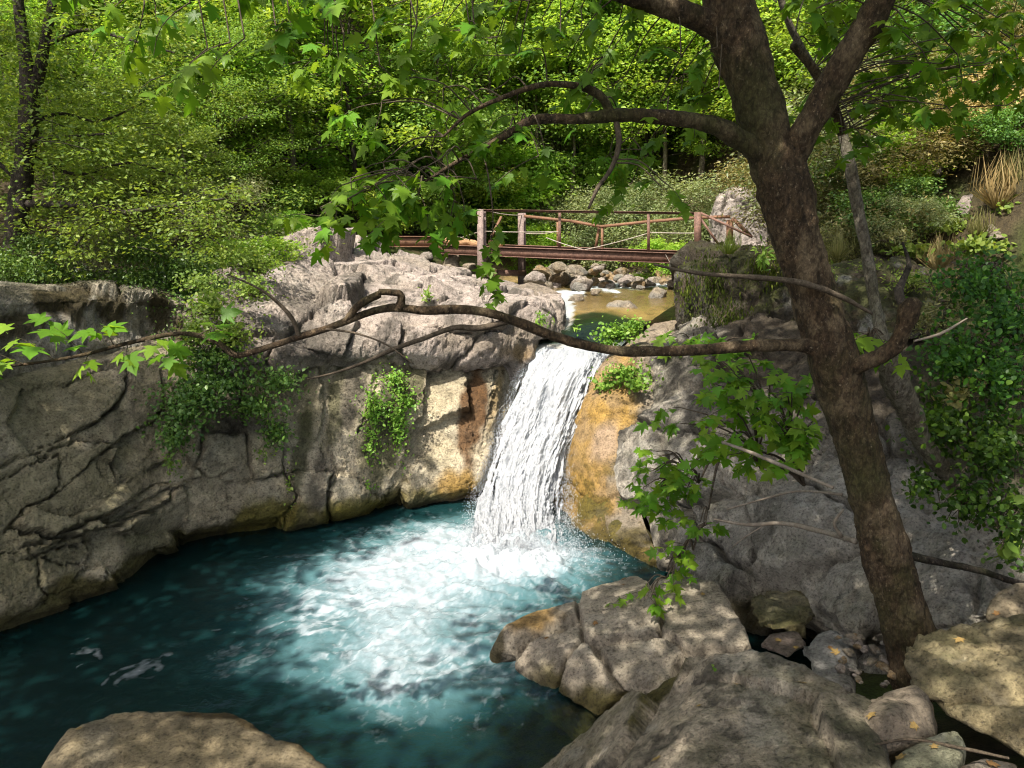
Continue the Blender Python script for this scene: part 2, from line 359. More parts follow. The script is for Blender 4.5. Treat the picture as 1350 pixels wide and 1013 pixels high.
def remesh(hulls, vox, smooth=2):
    """union of convex hulls of point sets -> even, slightly rounded surface"""
    bm = bmesh.new()
    for pts in hulls:
        b2 = bmesh.new()
        for p in pts: b2.verts.new([float(c) for c in p])
        r = bmesh.ops.convex_hull(b2, input=b2.verts)
        bmesh.ops.delete(b2, geom=[g for g in r['geom_interior'] if isinstance(g, bmesh.types.BMVert)], context='VERTS')
        t = bpy.data.meshes.new('t'); b2.to_mesh(t); b2.free(); bm.from_mesh(t); bpy.data.meshes.remove(t)
    me = bpy.data.meshes.new('t'); bm.to_mesh(me); bm.free(); o = bpy.data.objects.new('t', me); COL.objects.link(o)
    md = o.modifiers.new('r', 'REMESH'); md.mode = 'VOXEL'; md.voxel_size = vox
    dg = bpy.context.evaluated_depsgraph_get(); ev = o.evaluated_get(dg); m2 = ev.to_mesh()
    V = np.zeros(len(m2.vertices) * 3, np.float32); m2.vertices.foreach_get('co', V); V = V.reshape(-1, 3)
    F = np.zeros(len(m2.loops), np.int32); m2.loops.foreach_get('vertex_index', F); F = F.reshape(-1, 4)
    ev.to_mesh_clear(); bpy.data.objects.remove(o); bpy.data.meshes.remove(me)
    E = np.vstack([F[:, [0, 1]], F[:, [1, 2]], F[:, [2, 3]], F[:, [3, 0]]])
    for _ in range(smooth):
        A = np.zeros_like(V); c = np.zeros(len(V), np.float32)
        np.add.at(A, E[:, 0], V[E[:, 1]]); np.add.at(c, E[:, 0], 1); np.add.at(A, E[:, 1], V[E[:, 0]]); np.add.at(c, E[:, 1], 1)
        V = V * .35 + .65 * A / np.maximum(c, 1)[:, None]
    return V, F
def vnormals(V, F):
    n = np.cross(V[F[:, 2]] - V[F[:, 0]], V[F[:, 3]] - V[F[:, 1]]); A = np.zeros_like(V)
    for k in range(4): np.add.at(A, F[:, k], n)
    return nrmz(A)
def boulder(name, hulls, vox, label, cat='boulder', group=None, amp=.05, seed=0, crack=0, cdepth=.05, cw=.02, aniso=(1, 1, 1), tilt=0,
            smooth=4, facet=.07, colf=None, mat='rock', parent=None, f=1.0, strata=None, **ck):
    V, F = remesh(hulls, vox, smooth); Nn = vnormals(V, F)
    if crack:
        r = np.random.default_rng(seed + 3); q = V * np.array(aniso)
        c, s = math.cos(tilt), math.sin(tilt); q = np.stack([q[:, 0]*c - q[:, 2]*s, q[:, 1], q[:, 0]*s + q[:, 2]*c], 1)
        q = q + .09 * np.stack([fbm(V * 2.6, 4, seed + 70 + a, .6) for a in range(3)], 1)
        S = q[r.choice(len(q), crack, False)]; F1, F2, I = cells(q, S); e = (F2 - F1) * .5; tl = r.normal(0, 1, (crack, 3))
        V = V + Nn * (-cdepth * np.exp(-(e / cw) ** 2) + r.uniform(-1, 1, crack)[I] * cdepth * .22 * sstep(0, cw * 1.6, e) + facet * ((q - S[I]) * tl[I]).sum(1) * sstep(0, cw * 2, e))[:, None]
    if strata is not None:                                            # thin parallel beds: steps along a direction
        d, per, dep = strata; t = V @ np.asarray(d) / per + .35 * fbm(V * 1.4, 4, seed + 9); fr = t - np.floor(t)
        V = V + Nn * (dep * (fr - .5 - sstep(.86, 1.0, fr)) * (.4 + .8 * sstep(-.2, .3, fbm(V * 1.1, 3, seed + 19))))[:, None]
    V = rough_rock(V, Nn, amp, seed, f); Nn = vnormals(V, F)
    c = rock_col(V, Nn, seed=seed, **ck)
    if colf: c = colf(V, Nn, c)
    return obj(name, mesh_np(name, V, F, c), M[mat], parent, label=label, cat=cat, group=group)
def pts(*a): return [P(*q) for q in a]
# ================================================================== the setting: ground
CPT = np.array([(-3,7,-1.6),(0,9,-1.7),(-1,6,-1.5),(-4.3,7.2,-1.4),(1,7.5,-1.2),(0,10.5,-1.6),(-3,4,-1.2),(-6,5,-1.0),(-10,3,-.8),(-2.2,9,-1.6),
 (1.2,5.2,-.5),(2,4,.55),(3,4.5,.9),(2.6,6,.2),(2,2.5,1.5),(.4,2.2,1.0),(0,0,2.85),(-2,2.2,-.2),(3,0,2.9),(5,3,2.2),(4.6,5,.9),(-3,0,1.6),(0,-4,3.2),(6,-3,4),(-6,-3,2),
 (3.6,7.2,.1),(4.6,8.6,1.7),(6,9,3.0),(4,10.2,2.1),(3.6,12.2,2.1),(8,9,5.2),(8,13,6.0),(12,12,9),(5.8,14.5,3.3),(5.2,17,3.3),(6.5,20,3.3),(7.5,22.5,4.0),(10,18,6.6),(14,18,11),(14,6,8.5),(6.4,6.4,2.0),(8,4,4.5),
 (.9,12.6,1.2),(1.3,13.8,2.0),(2.2,16,2.2),(2.2,19,2.3),(1.6,22,2.3),(1.5,26,2.25),(3,32,3.4),(-.2,11.6,-.6),(1.6,11.8,.6),(2.0,10.2,-.6),
 (-6.2,9.9,1.6),(-5.3,7.9,-1.2),(-4.7,9.3,-1.2),(-3.4,10.2,-1.2),(-1.8,10.7,-1.2),(-.6,11.3,-1.3),(-4,12.2,2.0),(-2,13.4,2.0),(-.6,14,2.0),(-3,16,2.9),(-6,13.4,3.0),(-1.4,18,2.4),(-3.4,20,3.3),(-10,12,3.2),(-10,18,4.0),(-8,24,6.2),(-3,24,4.2),(-5,30,10),(5,25,3.6),
 (0,38,14),(8,30,12),(-12,30,13),(-18,20,8),(-18,12,6),(-20,30,16),(-9.5,7.6,2.4),(-12,5,1.5),
 (0,50,25),(20,50,32),(-20,50,32),(0,75,44),(20,30,19),(25,12,19),(60,20,45),(-60,20,30),(-60,60,45),(60,60,60),(0,100,56),(-30,-10,4),(30,-10,14),(0,-30,6)], float)
def rbf_fit(p):
    D = np.sqrt(((p[:, None, :2] - p[None, :, :2]) ** 2).sum(2)); n = len(p)
    A = np.zeros((n + 3, n + 3)); A[:n, :n] = D; A[:n, n] = 1; A[:n, n+1:] = p[:, :2]; A[n, :n] = 1; A[n+1:, :n] = p[:, :2].T
    return np.linalg.solve(A, np.concatenate([p[:, 2], [0, 0, 0]]))
RB = rbf_fit(CPT)
def hgt(x, y):
    x = np.asarray(x, float); y = np.asarray(y, float); o = RB[-3] + RB[-2] * x + RB[-1] * y
    for k, q in enumerate(CPT): o = o + RB[k] * np.sqrt((x - q[0]) ** 2 + (y - q[1]) ** 2)
    return o
def gx(lo, hi, fine_lo, fine_hi, step, n):
    return np.concatenate([fine_lo - (fine_lo - lo) * np.linspace(1, 0, n, endpoint=False) ** 2.2, np.arange(fine_lo, fine_hi, step),
                           fine_hi + (hi - fine_hi) * np.linspace(0, 1, n) ** 2.2])
xs, ys = gx(-120, 120, -14, 15, .21, 34), gx(-40, 140, -1, 34, .21, 34)
X, Y = np.meshgrid(xs, ys); Z = hgt(X, Y)
G = xyz(X, Y, Z); land = sstep(.1, .6, Z)
Z = Z + land * (.16 * fbm(G * .8, 4, 3) + .07 * fbm(G * 4, 3, 5)); G = xyz(X, Y, Z); Nn = grid_normals(G)
dirt = np.array([.085, .065, .035]); grassy = np.array([.075, .105, .022]); litter = np.array([.11, .085, .045])
c = lerp(np.broadcast_to(dirt, G.shape), grassy, sstep(-.1, .25, fbm(G * .7, 4, 8))); c = lerp(c, litter, .8 * sstep(.1, .3, fbm(G * 2.2, 4, 9)))
chan = sstep(1.7, .6, np.abs(X - (1.5 + .6 * np.sin(Y * .2)))) * sstep(11, 13, Y) * sstep(30, 26, Y)
c = lerp(c, np.array([.52, .38, .16]), .9 * chan); c = lerp(c, np.array([.16, .13, .08]), sstep(.1, -.2, Z))
obj('ground', mesh_np('ground', G, grid_faces(*X.shape), c.reshape(-1, 3)), M['rock'], kind='structure', label='stony forest floor with leaf litter, grass and the stream bed')

# ================================================================== the cliff beside the pool, left of the waterfall
CL = [(-150,930,-190,480,7.5),(-60,872,-80,500,7.9),(0,846,-10,515,8.3),(60,825,40,508,8.7),(120,800,100,500,9.1),(170,775,165,497,9.55),(215,740,215,495,9.95),(260,724,262,490,10.2),(330,713,330,487,10.55),
      (400,700,400,484,10.95),(470,690,475,482,11.3),(520,674,528,482,11.7),(560,667,572,483,11.95),(605,668,620,484,12.1),(628,664,652,486,12.2),(640,652,668,484,12.6),(660,640,690,482,13.1),(690,628,715,480,13.7)]
base = np.array([W(a, b, 0.0) for a, b, *_ in CL]); top = np.array([P(a, b, d) for _, _, a, b, d in CL])
inw = np.array([0, .35, 0]) + np.array([-.12, 0, 0])
rows = [np.array([q + inw * 2.2 + [0, 0, -1.3] for q in base]), base + inw * 1.0 + [0, 0, -.25]]
for t, o in ((.015, .26), (.06, .10), (.13, -.08), (.28, -.16), (.5, -.12), (.72, -.06), (.9, .0), (1.0, .14)):
    rows.append(base * (1 - t) + top * t + np.array([-.25, 1, 0]) * o)
rows.append(top + [-.15, .9, .12])
G = loft(rows, 590, 235)
px, py = proj(G)
Z0 = 1.971                                                           # joints of the cliff, traced as seen
CR = [[(70,372),(160,352),(250,327),(325,318)],[(20,450),(60,500),(75,520),(120,510),(190,485),(260,440),(310,390),(322,318)],[(205,500),(240,510),(300,500),(350,475),(400,440),(415,400),(405,340)],[(-200,590),(0,560),(60,535),(130,520),(205,500)],[(-150,640),(0,600),(50,570),(110,545),(75,520)],
 [(20,720),(80,670),(130,640),(190,590),(250,545),(300,505)],[(130,640),(150,600),(150,530)],[(-200,800),(0,735),(20,720),(0,735)],[(80,672),(120,690),(200,690),(270,640),(350,590),(410,560)],[(20,720),(60,735),(140,750),(220,710),(300,680),(350,640),(400,610),(470,600)],[(235,702),(310,705),(360,670),(420,630),(480,610)],
 [(270,735),(340,700),(400,670),(440,640),(470,600),(560,590),(600,570)],[(250,545),(265,580),(310,590),(360,580),(420,545)],[(480,610),(490,680)],[(560,590),(590,640),(612,700),(570,770)],[(480,605),(560,605),(640,595),(720,580),(780,570),(850,575)],[(530,470),(515,545),(480,585)],[(415,400),(450,470),(490,560),(540,590)],
 [(230,765),(270,735),(340,735),(430,730),(465,765)],[(-200,830),(0,785),(80,770),(150,755),(230,740),(270,735)],[(80,772),(90,800),(160,775),(230,765)],[(-200,830),(0,800),(100,805),(230,820),(240,790),(230,765)],[(-60,1010),(20,960),(70,935),(130,905),(200,880),(210,840),(270,815),(350,800),(420,770)],[(200,880),(260,870),(290,820)],[(100,806),(100,870),(130,905)],
 [(740,440),(735,560),(770,640),(720,720)],[(850,500),(870,570),(850,620),(860,690)],[(920,500),(900,560),(860,610)],[(830,310),(840,420),(820,500),(850,575)],[(1030,690),(1035,640),(1060,560),(1130,510),(1190,515),(1240,530)],[(950,700),(1000,650),(1040,560),(1060,480),(1100,420),(1110,310)],[(650,596),(640,480),(620,400),(630,310)],[(980,310),(960,420),(930,480)],[(530,470),(600,480),(640,480)],[(500,320),(530,400),(530,470)],[(740,440),(700,380),(720,310)],[(1240,530),(1235,600),(1215,690)],[(1215,310),(1225,420),(1240,530)],[(1290,310),(1280,420),(1215,690)],[(-300,470),(-100,520),(0,450),(20,450)],[(60,370),(20,450)],[(465,765),(480,800)],[(490,680),(480,770)],[(720,700),(715,740)],[(860,680),(855,720)],[(600,480),(590,420),(530,400)],[(410,560),(450,520),(450,470)],[(-60,1010),(-100,1060)],[(290,820),(330,880)],[(850,575),(930,590),(1000,650)],[(820,500),(740,520)],[(-20,735),(-20,800)],[(560,770),(575,800)],[(1060,480),(1150,440),(1225,420)],[(400,780),(440,800)],[(110,545),(150,530)],[(300,505),(310,590)]]
wq = xyz(px, py).reshape(-1, 2) + np.stack([6 * fbm(G.reshape(-1, 3) * 2.5, 3, 91 + 2 * k_) + 6 * fbm(G.reshape(-1, 3) * 11, 4, 92 + 2 * k_, .65) for k_ in (0, 1)], 1)
dist = np.full(len(wq), 99.0)
for pl in CR:
    pl = np.array(pl) / Z0 + [0, 330]
    for a_, b_ in zip(pl[:-1], pl[1:]):
        ab = b_ - a_; t_ = np.clip(((wq - a_) @ ab) / max(ab @ ab, 1e-6), 0, 1); dist = np.minimum(dist, np.linalg.norm(wq - a_ - t_[:, None] * ab, axis=1))
dist = dist.reshape(px.shape)
# blocks: areas closed in by the joints
wall = (dist < 3.6) | (G[..., 2] < .16) | (py < 496) | (np.arange(G.shape[0])[:, None] > .86 * G.shape[0]); lab = np.where(wall, -1, 0); cur = 0; H_, W_ = lab.shape
for s0 in zip(*np.where(lab == 0)):
    if lab[s0]: continue
    cur += 1; st = [s0]; lab[s0] = cur
    while st:
        y_, x_ = st.pop()
        for yy, xx in ((y_ + 1, x_), (y_ - 1, x_), (y_, x_ + 1), (y_, x_ - 1)):
            if 0 <= yy < H_ and 0 <= xx < W_ and lab[yy, xx] == 0: lab[yy, xx] = cur; st.append((yy, xx))
cnt = np.bincount(lab[lab > 0].ravel(), minlength=cur + 1); lab[(lab > 0) & (cnt[np.maximum(lab, 0)] < 120)] = -1
for _ in range(60):
    m_ = lab < 0
    if not m_.any(): break
    for sh, ax in ((1, 0), (-1, 0), (1, 1), (-1, 1)):
        n_ = np.roll(lab, sh, ax); lab = np.where((lab < 0) & (n_ > 0), n_, lab)
ids = np.maximum(lab, 0); Nn = grid_normals(G); r = np.random.default_rng(5); nb = ids.max() + 1
off = r.uniform(-.09, .09, nb); tl = r.normal(0, .08, (nb, 2)); cx = np.array([px[ids == k].mean() if (ids == k).any() else 0 for k in range(nb)]); cy = np.array([py[ids == k].mean() if (ids == k).any() else 0 for k in range(nb)])
big = np.bincount(ids.ravel(), minlength=nb) > 15000; off[big] = 0; tl[big] = 0
tilt_ = np.clip(((px - cx[ids]) * tl[ids, 0] + (py - cy[ids]) * tl[ids, 1]) / 40, -.11, .11)
dep = np.clip(.5 + 1.3 * fbm(G * 1.6, 3, 96), .05, 1.2)
h = -.13 * dep * np.exp(-(dist / (1.0 + .8 * sstep(-.2, .3, fbm(G * 2.1, 3, 97)))) ** 2) + (off[ids] + tilt_ + .025 * (1 - np.exp(-dist / 5))) * sstep(.4, 3.2, dist)
G2 = rough_rock(G + Nn * h[..., None], Nn, .05, 4, 1.2); N2 = grid_normals(G2)
c = rock_col(G2, N2, np.array([.60, .52, .365]), np.array([.68, .60, .45]), .16, .36, .16, .5, 4)
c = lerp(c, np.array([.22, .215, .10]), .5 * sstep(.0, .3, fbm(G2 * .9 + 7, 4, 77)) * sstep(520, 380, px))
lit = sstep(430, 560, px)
c = lerp(c, np.clip(c * 1.15, 0, 1), lit)  # sunlit end of the face painted a little lighter
c = lerp(c, BROWN * (1 + .5 * fbm(G2 * 6, 3, 4))[..., None], .92 * blob(G2, 622, 545, 19, 80, 8, .35, .4, 1))
c = lerp(c, OCHRE * .9, .9 * blob(G2, 598, 640, 38, 24, 0, .5, .5, 2))
c = lerp(c, OCHRE * .8, .6 * blob(G2, 655, 520, 9, 50, 12, .5, .5, 3))
c = lerp(c, np.array([.22, .19, .03]), .8 * blob(G2, 345, 690, 50, 28, -20, .4, .5, 4))
c = lerp(c, np.array([.24, .21, .03]), .7 * blob(G2, 465, 675, 60, 22, -10, .4, .6, 5))
for k, (x, y, a, b) in enumerate([(505, 570, 26, 90), (465, 520, 22, 50), (395, 600, 14, 70), (310, 560, 40, 25), (545, 500, 18, 30), (420, 640, 16, 40), (440, 540, 12, 60)]):
    c = lerp(c, DARK * 1.1 if k % 2 else MOSS, .75 * blob(G2, x, y, a, b, 10, .5, .9, 10 + k))
cliff = thing('rock_cliff', P(300, 712, 10), 'tall cracked grey limestone cliff rising from the dark pool left of the waterfall', 'cliff')
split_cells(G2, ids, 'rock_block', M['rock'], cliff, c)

# mossy ledge on the far left, above that cliff
def ledge(name, cols, rows_def, nu, nv, label, seed, ncell, groove, aniso, colf, **ck):
    rows = [[P(x, y, d) for (x, y, d) in r] for r in rows_def]
    G = loft(rows, nu, nv); Nn = grid_normals(G); L = G.reshape(-1, 3)
    r = np.random.default_rng(seed); q = (L * np.array(aniso)).astype(np.float32); S = q[r.choice(len(q), ncell, False)]
    Nn, h, ids = face_blocks(G, S, q.reshape(*G.shape), None, groove, .017, .03, .05, .058, seed, .14, 2.4)
    G2 = rough_rock(G + Nn * h[..., None], Nn, .08, seed, 1.3); N2 = grid_normals(G2)
    c = colf(G2, N2, rock_col(G2, N2, seed=seed, **ck)); t = thing(name, rows[1][len(rows[1]) // 2], label, 'rock ledge')
    split_cells(G2, ids, 'rock_block', M['rock'], t, c)
def moss_ledge_col(V, Nn, c):
    for k, (x, y, a, b) in enumerate([(95, 395, 40, 26), (150, 405, 26, 22), (60, 400, 30, 18), (210, 410, 22, 28), (20, 430, 40, 20), (235, 440, 12, 40)]):
        c = lerp(c, np.array([.075, .058, .02]), .9 * blob(V, x, y, a, b, 0, .4, .7, 20 + k))
    return c
LX = [-190, -80, 0, 60, 120, 180, 225, 250, 275]
def lrow(y, d, dx=0, yy=None): return [(x + dx, y + (yy[i] if yy else 0), d + .011 * (x + 80) * (1 if x < 230 else .9)) for i, x in enumerate(LX)]
ledge('rock_ledge', LX, [lrow(525, 8.5), lrow(512, 7.75, 0, [0,0,-3,-6,-12,-22,-28,-30,-20]), lrow(470, 7.75, 0, [0,0,3,-3,-8,-12,-10,-5,0]), lrow(432, 7.95), lrow(396, 8.1, 0, [0,2,0,-4,-6,-6,-3,6,30]), lrow(384, 8.6, 0, [0,0,0,-4,-6,-6,-4,4,26]), lrow(372, 10.2, 0, [0,0,0,0,-2,-2,0,8,20]), lrow(366, 13)],
      320, 150, 'lichen and moss covered grey rock ledge under the dark trees at far left', 31, 26, .12, (.75, .75, 1.7), moss_ledge_col, base=np.array([.48, .43, .34]), alt=np.array([.56, .51, .42]), moss=.26, dark=.35, lichen=.55)
# pale sunlit ledge between the cliff and the bridge
PX = [258, 300, 345, 385, 430, 480, 530, 580, 630, 670, 700, 722, 740]
def prow(ys, ds): return list(zip(PX, ys, ds))
def pale_col(V, Nn, c):
    px, py = proj(V)
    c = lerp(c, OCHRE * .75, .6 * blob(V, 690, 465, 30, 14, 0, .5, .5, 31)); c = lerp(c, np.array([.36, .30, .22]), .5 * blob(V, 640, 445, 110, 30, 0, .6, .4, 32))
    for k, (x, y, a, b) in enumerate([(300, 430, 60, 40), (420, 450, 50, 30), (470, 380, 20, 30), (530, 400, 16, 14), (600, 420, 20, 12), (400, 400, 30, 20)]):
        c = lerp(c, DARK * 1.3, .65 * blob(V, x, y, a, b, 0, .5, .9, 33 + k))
    return c
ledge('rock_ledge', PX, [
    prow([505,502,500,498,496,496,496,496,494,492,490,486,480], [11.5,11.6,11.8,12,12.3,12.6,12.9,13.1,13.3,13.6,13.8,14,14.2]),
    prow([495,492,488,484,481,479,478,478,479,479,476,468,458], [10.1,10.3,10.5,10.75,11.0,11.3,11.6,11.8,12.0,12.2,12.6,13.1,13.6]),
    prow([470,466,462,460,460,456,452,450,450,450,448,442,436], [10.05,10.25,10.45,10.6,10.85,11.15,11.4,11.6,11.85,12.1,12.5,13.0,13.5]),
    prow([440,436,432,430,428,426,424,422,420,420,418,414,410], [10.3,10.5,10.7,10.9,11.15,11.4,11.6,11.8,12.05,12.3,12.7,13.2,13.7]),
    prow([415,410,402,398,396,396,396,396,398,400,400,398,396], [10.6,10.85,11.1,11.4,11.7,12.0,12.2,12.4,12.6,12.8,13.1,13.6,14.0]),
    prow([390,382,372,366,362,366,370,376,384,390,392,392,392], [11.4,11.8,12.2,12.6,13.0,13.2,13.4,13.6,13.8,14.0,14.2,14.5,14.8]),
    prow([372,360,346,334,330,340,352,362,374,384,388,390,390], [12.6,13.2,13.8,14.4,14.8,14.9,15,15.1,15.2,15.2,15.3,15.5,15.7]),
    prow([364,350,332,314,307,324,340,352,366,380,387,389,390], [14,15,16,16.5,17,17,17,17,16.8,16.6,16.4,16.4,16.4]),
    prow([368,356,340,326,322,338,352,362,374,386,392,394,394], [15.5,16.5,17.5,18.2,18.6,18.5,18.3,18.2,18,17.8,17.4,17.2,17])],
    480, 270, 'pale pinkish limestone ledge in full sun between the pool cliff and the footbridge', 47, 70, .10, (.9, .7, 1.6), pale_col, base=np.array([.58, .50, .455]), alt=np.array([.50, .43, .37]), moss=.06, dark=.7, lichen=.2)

# ================================================================== right of the waterfall
# yellow water-worn chute
rows = [[W(715,735,0)+[0,.5,-1.2], W(785,725,0)+[0,.3,-1.2], W(815,735,0)+[0,.2,-1.2], W(850,750,0)+[0,.2,-1.2], W(880,762,0)+[0,.2,-1.2]],
        [W(730,712,0)+[.2,.9,-.15], W(772,706,0), W(806,718,0), W(838,735,0), W(870,750,0)],
        pts((722,690,11.5),(758,674,10.85),(784,666,10.5),(812,676,10.2),(850,692,9.9)),
        pts((726,645,11.8),(754,612,11.15),(780,599,10.85),(803,605,10.65),(832,618,10.5)),
        pts((735,590,12.1),(765,558,11.5),(795,540,11.2),(822,550,11.1),(855,560,10.9)),
        pts((752,530,12.5),(785,500,11.95),(812,490,11.75),(838,498,11.6),(880,510,11.4)),
        pts((785,488,12.9),(806,472,12.4),(830,463,12.2),(855,468,12.0),(900,480,11.9)),
        pts((800,470,13.4),(832,452,13.0),(860,446,12.8),(885,450,12.7),(930,458,12.6)),
        pts((842,432,14.2),(868,424,14.0),(890,420,13.9),(915,424,13.8),(960,434,13.8))]
G = loft(rows, 130, 230); Nn = grid_normals(G)
r = np.random.default_rng(9); q = (G.reshape(-1, 3) * [1.0, .8, .8]).astype(np.float32); S = q[r.choice(len(q), 12, False)]
Nn, h, ids = face_blocks(G, S, q.reshape(*G.shape), None, .05, .016, .01, .10, .006, 9, .1, 1.6)
G2 = rough_rock(G + Nn * h[..., None], Nn, .028, 9); N2 = grid_normals(G2); px, py = proj(G2)
c = rock_col(G2, N2, np.array([.36, .31, .24]), np.array([.42, .34, .25]), .1, .3, .1, .5, 9)
c = lerp(c, lerp(np.broadcast_to(OCHRE, c.shape), np.array([.44, .30, .14]), sstep(-.2, .35, fbm(G2 * 2.5, 3, 12))), .92 * np.clip(blob(G2, 786, 565, 46, 118, 22, .35, .35, 41) + blob(G2, 770, 660, 45, 40, 0, .4, .4, 42), 0, 1))
c = lerp(c, np.array([.17, .12, .022]), .85 * sstep(.02, .2, fbm(G2 * xyz(2.2, 2.2, 3.4), 5, 13, .6) - .001 * (600 - py)) * sstep(580, 640, py))
c = lerp(c, np.array([.10, .08, .02]), .8 * sstep(690, 715, py + 30 * fbm(G2 * 3, 3, 14)))
c = lerp(c, np.array([.48, .36, .26]), .8 * blob(G2, 798, 585, 20, 34, 25, .5, .4, 43))
chute = thing('water_worn_rock', P(790, 700, 10.4), 'smooth yellow ochre water-worn rock flank right of the waterfall', 'rock')
split_cells(G2, ids, 'rock_block', M['rock'], chute, c)
# grey cliff behind the plane tree
RC = [[(880,800,9.3),(930,815,8.7),(985,850,8.2),(1040,880,7.6),(1100,900,7.0),(1180,905,6.4),(1300,900,6.0),(1450,900,5.6)],
      [(872,765,9.4),(915,782,8.8),(965,800,8.4),(1030,838,7.7),(1090,850,7.1),(1170,860,6.5),(1300,850,6.0),(1450,840,5.6)],
      [(868,748,9.1),(905,758,8.5),(950,775,7.9),(1015,808,7.2),(1080,828,6.7),(1160,840,6.25),(1300,822,5.8),(1450,810,5.4)],
      [(852,700,9.65),(885,706,9.0),(930,712,8.5),(1005,735,7.75),(1090,752,7.1),(1190,775,6.5),(1300,785,6.1),(1450,770,5.7)],
      [(822,640,10.35),(858,635,9.85),(905,632,9.3),(1000,648,8.4),(1100,668,7.6),(1200,695,7.0),(1310,715,6.5),(1450,700,6.1)],
      [(826,580,10.9),(860,565,10.5),(905,556,10.1),(1000,570,9.1),(1100,590,8.3),(1200,615,7.6),(1310,640,7.1),(1450,620,6.7)],
      [(842,520,11.4),(870,500,11.2),(915,490,10.8),(1000,495,10.0),(1090,505,9.2),(1200,530,8.4),(1320,550,7.8),(1450,530,7.4)],
      [(868,472,12.2),(895,458,12.0),(930,452,11.6),(1010,455,10.8),(1090,455,10.1),(1200,470,9.3),(1320,480,8.7),(1450,460,8.3)],
      [(890,445,13.4),(915,430,13.2),(950,425,12.8),(1020,430,12.0),(1090,430,11.3),(1200,430,10.6),(1320,430,9.9),(1450,410,9.5)]]
G = loft([pts(*r_) for r_ in RC], 390, 260); Nn = grid_normals(G)
r = np.random.default_rng(12); q = (G.reshape(-1, 3) * [.62, .62, .95]).astype(np.float32); S = q[r.choice(len(q), 38, False)]
Nn, h, ids = face_blocks(G, S, q.reshape(*G.shape), None, .13, .018, .03, .06, .08, 12, .14, 2.0)
G2 = rough_rock(G + Nn * h[..., None], Nn, .085, 12); N2 = grid_normals(G2); px, py = proj(G2)
c = rock_col(G2, N2, np.array([.47, .435, .375]), np.array([.39, .355, .29]), .14, .55, .3, 0, 12)
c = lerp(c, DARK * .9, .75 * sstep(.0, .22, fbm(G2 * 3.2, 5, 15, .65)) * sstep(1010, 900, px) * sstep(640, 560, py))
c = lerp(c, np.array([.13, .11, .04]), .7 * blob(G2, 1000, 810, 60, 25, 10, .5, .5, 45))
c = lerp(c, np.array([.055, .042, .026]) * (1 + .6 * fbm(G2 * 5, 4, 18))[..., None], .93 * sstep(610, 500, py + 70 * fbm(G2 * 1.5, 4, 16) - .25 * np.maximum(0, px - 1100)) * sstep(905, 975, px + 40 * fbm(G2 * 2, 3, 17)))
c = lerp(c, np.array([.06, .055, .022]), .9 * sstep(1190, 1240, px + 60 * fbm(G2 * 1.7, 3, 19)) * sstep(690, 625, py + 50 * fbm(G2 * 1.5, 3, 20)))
gcl = thing('rock_cliff', P(1000, 820, 7.4), 'rough grey lichen-speckled cliff in shade behind the leaning plane tree', 'cliff')
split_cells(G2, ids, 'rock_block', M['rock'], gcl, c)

# ================================================================== boulders
def moss_edge(x, y, a, b, ang, s):
    return lambda V, Nn, c: lerp(c, np.array([.10, .088, .014]), .92 * blob(V, x, y, a, b, ang, .35, .6, s))
boulder('boulder', [[W(640,888,-.4), W(700,918,-.4), W(830,958,-.5), *pts((652,860,6.95),(668,826,7.15),(702,808,7.35),(770,788,7.55),(840,763,7.75),(900,768,7.55),(945,766,7.25),(985,830,6.45),(992,880,5.95),(965,930,5.6)),
                     (.2,8.3,-.6),(2.1,8.0,-.4),(2.3,6.3,-.3),(1.3,5.5,-.5)]], 0.0175, 'large cracked grey boulder at the pool edge with sun flecks on it', amp=.03, seed=51, crack=18, cdepth=.17, cw=.02, facet=.03, aniso=(1, .8, 1.0), tilt=.6,
        smooth=14, f=1.4, base=np.array([.46, .41, .325]), alt=np.array([.54, .47, .37]), moss=.08, dark=.3, lichen=.15, water=.22,
        colf=lambda V, Nn, c: lerp(lerp(c, np.array([.33, .20, .05]), .85 * blob(V, 700, 812, 45, 26, -15, .5, .5, 51)), np.array([.09, .07, .02]), .8 * blob(V, 655, 850, 12, 34, 10, .5, .5, 52)))
boulder('boulder', [[*pts((695,1025,5.0),(760,985,5.0),(830,932,5.05),(880,882,4.95),(943,850,4.75),(992,850,4.6),(1040,870,4.35),(1100,900,4.1),(1148,930,3.9),(1172,1013,3.35),(1170,1150,2.7),(900,1060,3.5),(780,1060,4.0),(850,1180,2.9)),
                     (.2,5.4,-.4),(1.2,6.0,-.2),(2.3,5.2,.3),(2.3,3.6,.5),(.5,3.2,.2),(1.4,2.8,.9)]], .02, 'huge weathered rock with a mossy edge filling the bottom of the view', amp=.05, seed=52, crack=16, cdepth=.08, cw=.015, facet=.05, aniso=(1.2, 1.0, 1.2), tilt=-.7, strata=((.72, .25, -.45), .14, .016),
        smooth=8, f=1.7, base=np.array([.30, .265, .195]), alt=np.array([.43, .37, .29]), moss=.2, dark=.75, lichen=.3, colf=moss_edge(868, 905, 18, 62, 35, 53))
boulder('boulder', [[*pts((1188,858,4.35),(1215,838,4.45),(1290,828,4.5),(1360,815,4.5),(1450,815,4.4),(1196,890,4.1),(1212,912,3.95),(1265,945,3.75),(1350,992,3.5),(1450,1020,3.3),(1480,900,3.6)),
                     *pts((1230,850,5.2),(1350,845,5.4),(1480,860,5.0),(1260,935,4.5),(1360,985,4.2))]], .016, 'olive tinted slab of layered rock at the bottom corner by the trunk', amp=.05, seed=53, smooth=5, f=1.4,
        strata=((.45, .3, .84), .09, .03), crack=10, cdepth=.06, cw=.014, base=np.array([.42, .35, .20]), alt=np.array([.34, .29, .17]), moss=.22, dark=.45, lichen=.15)
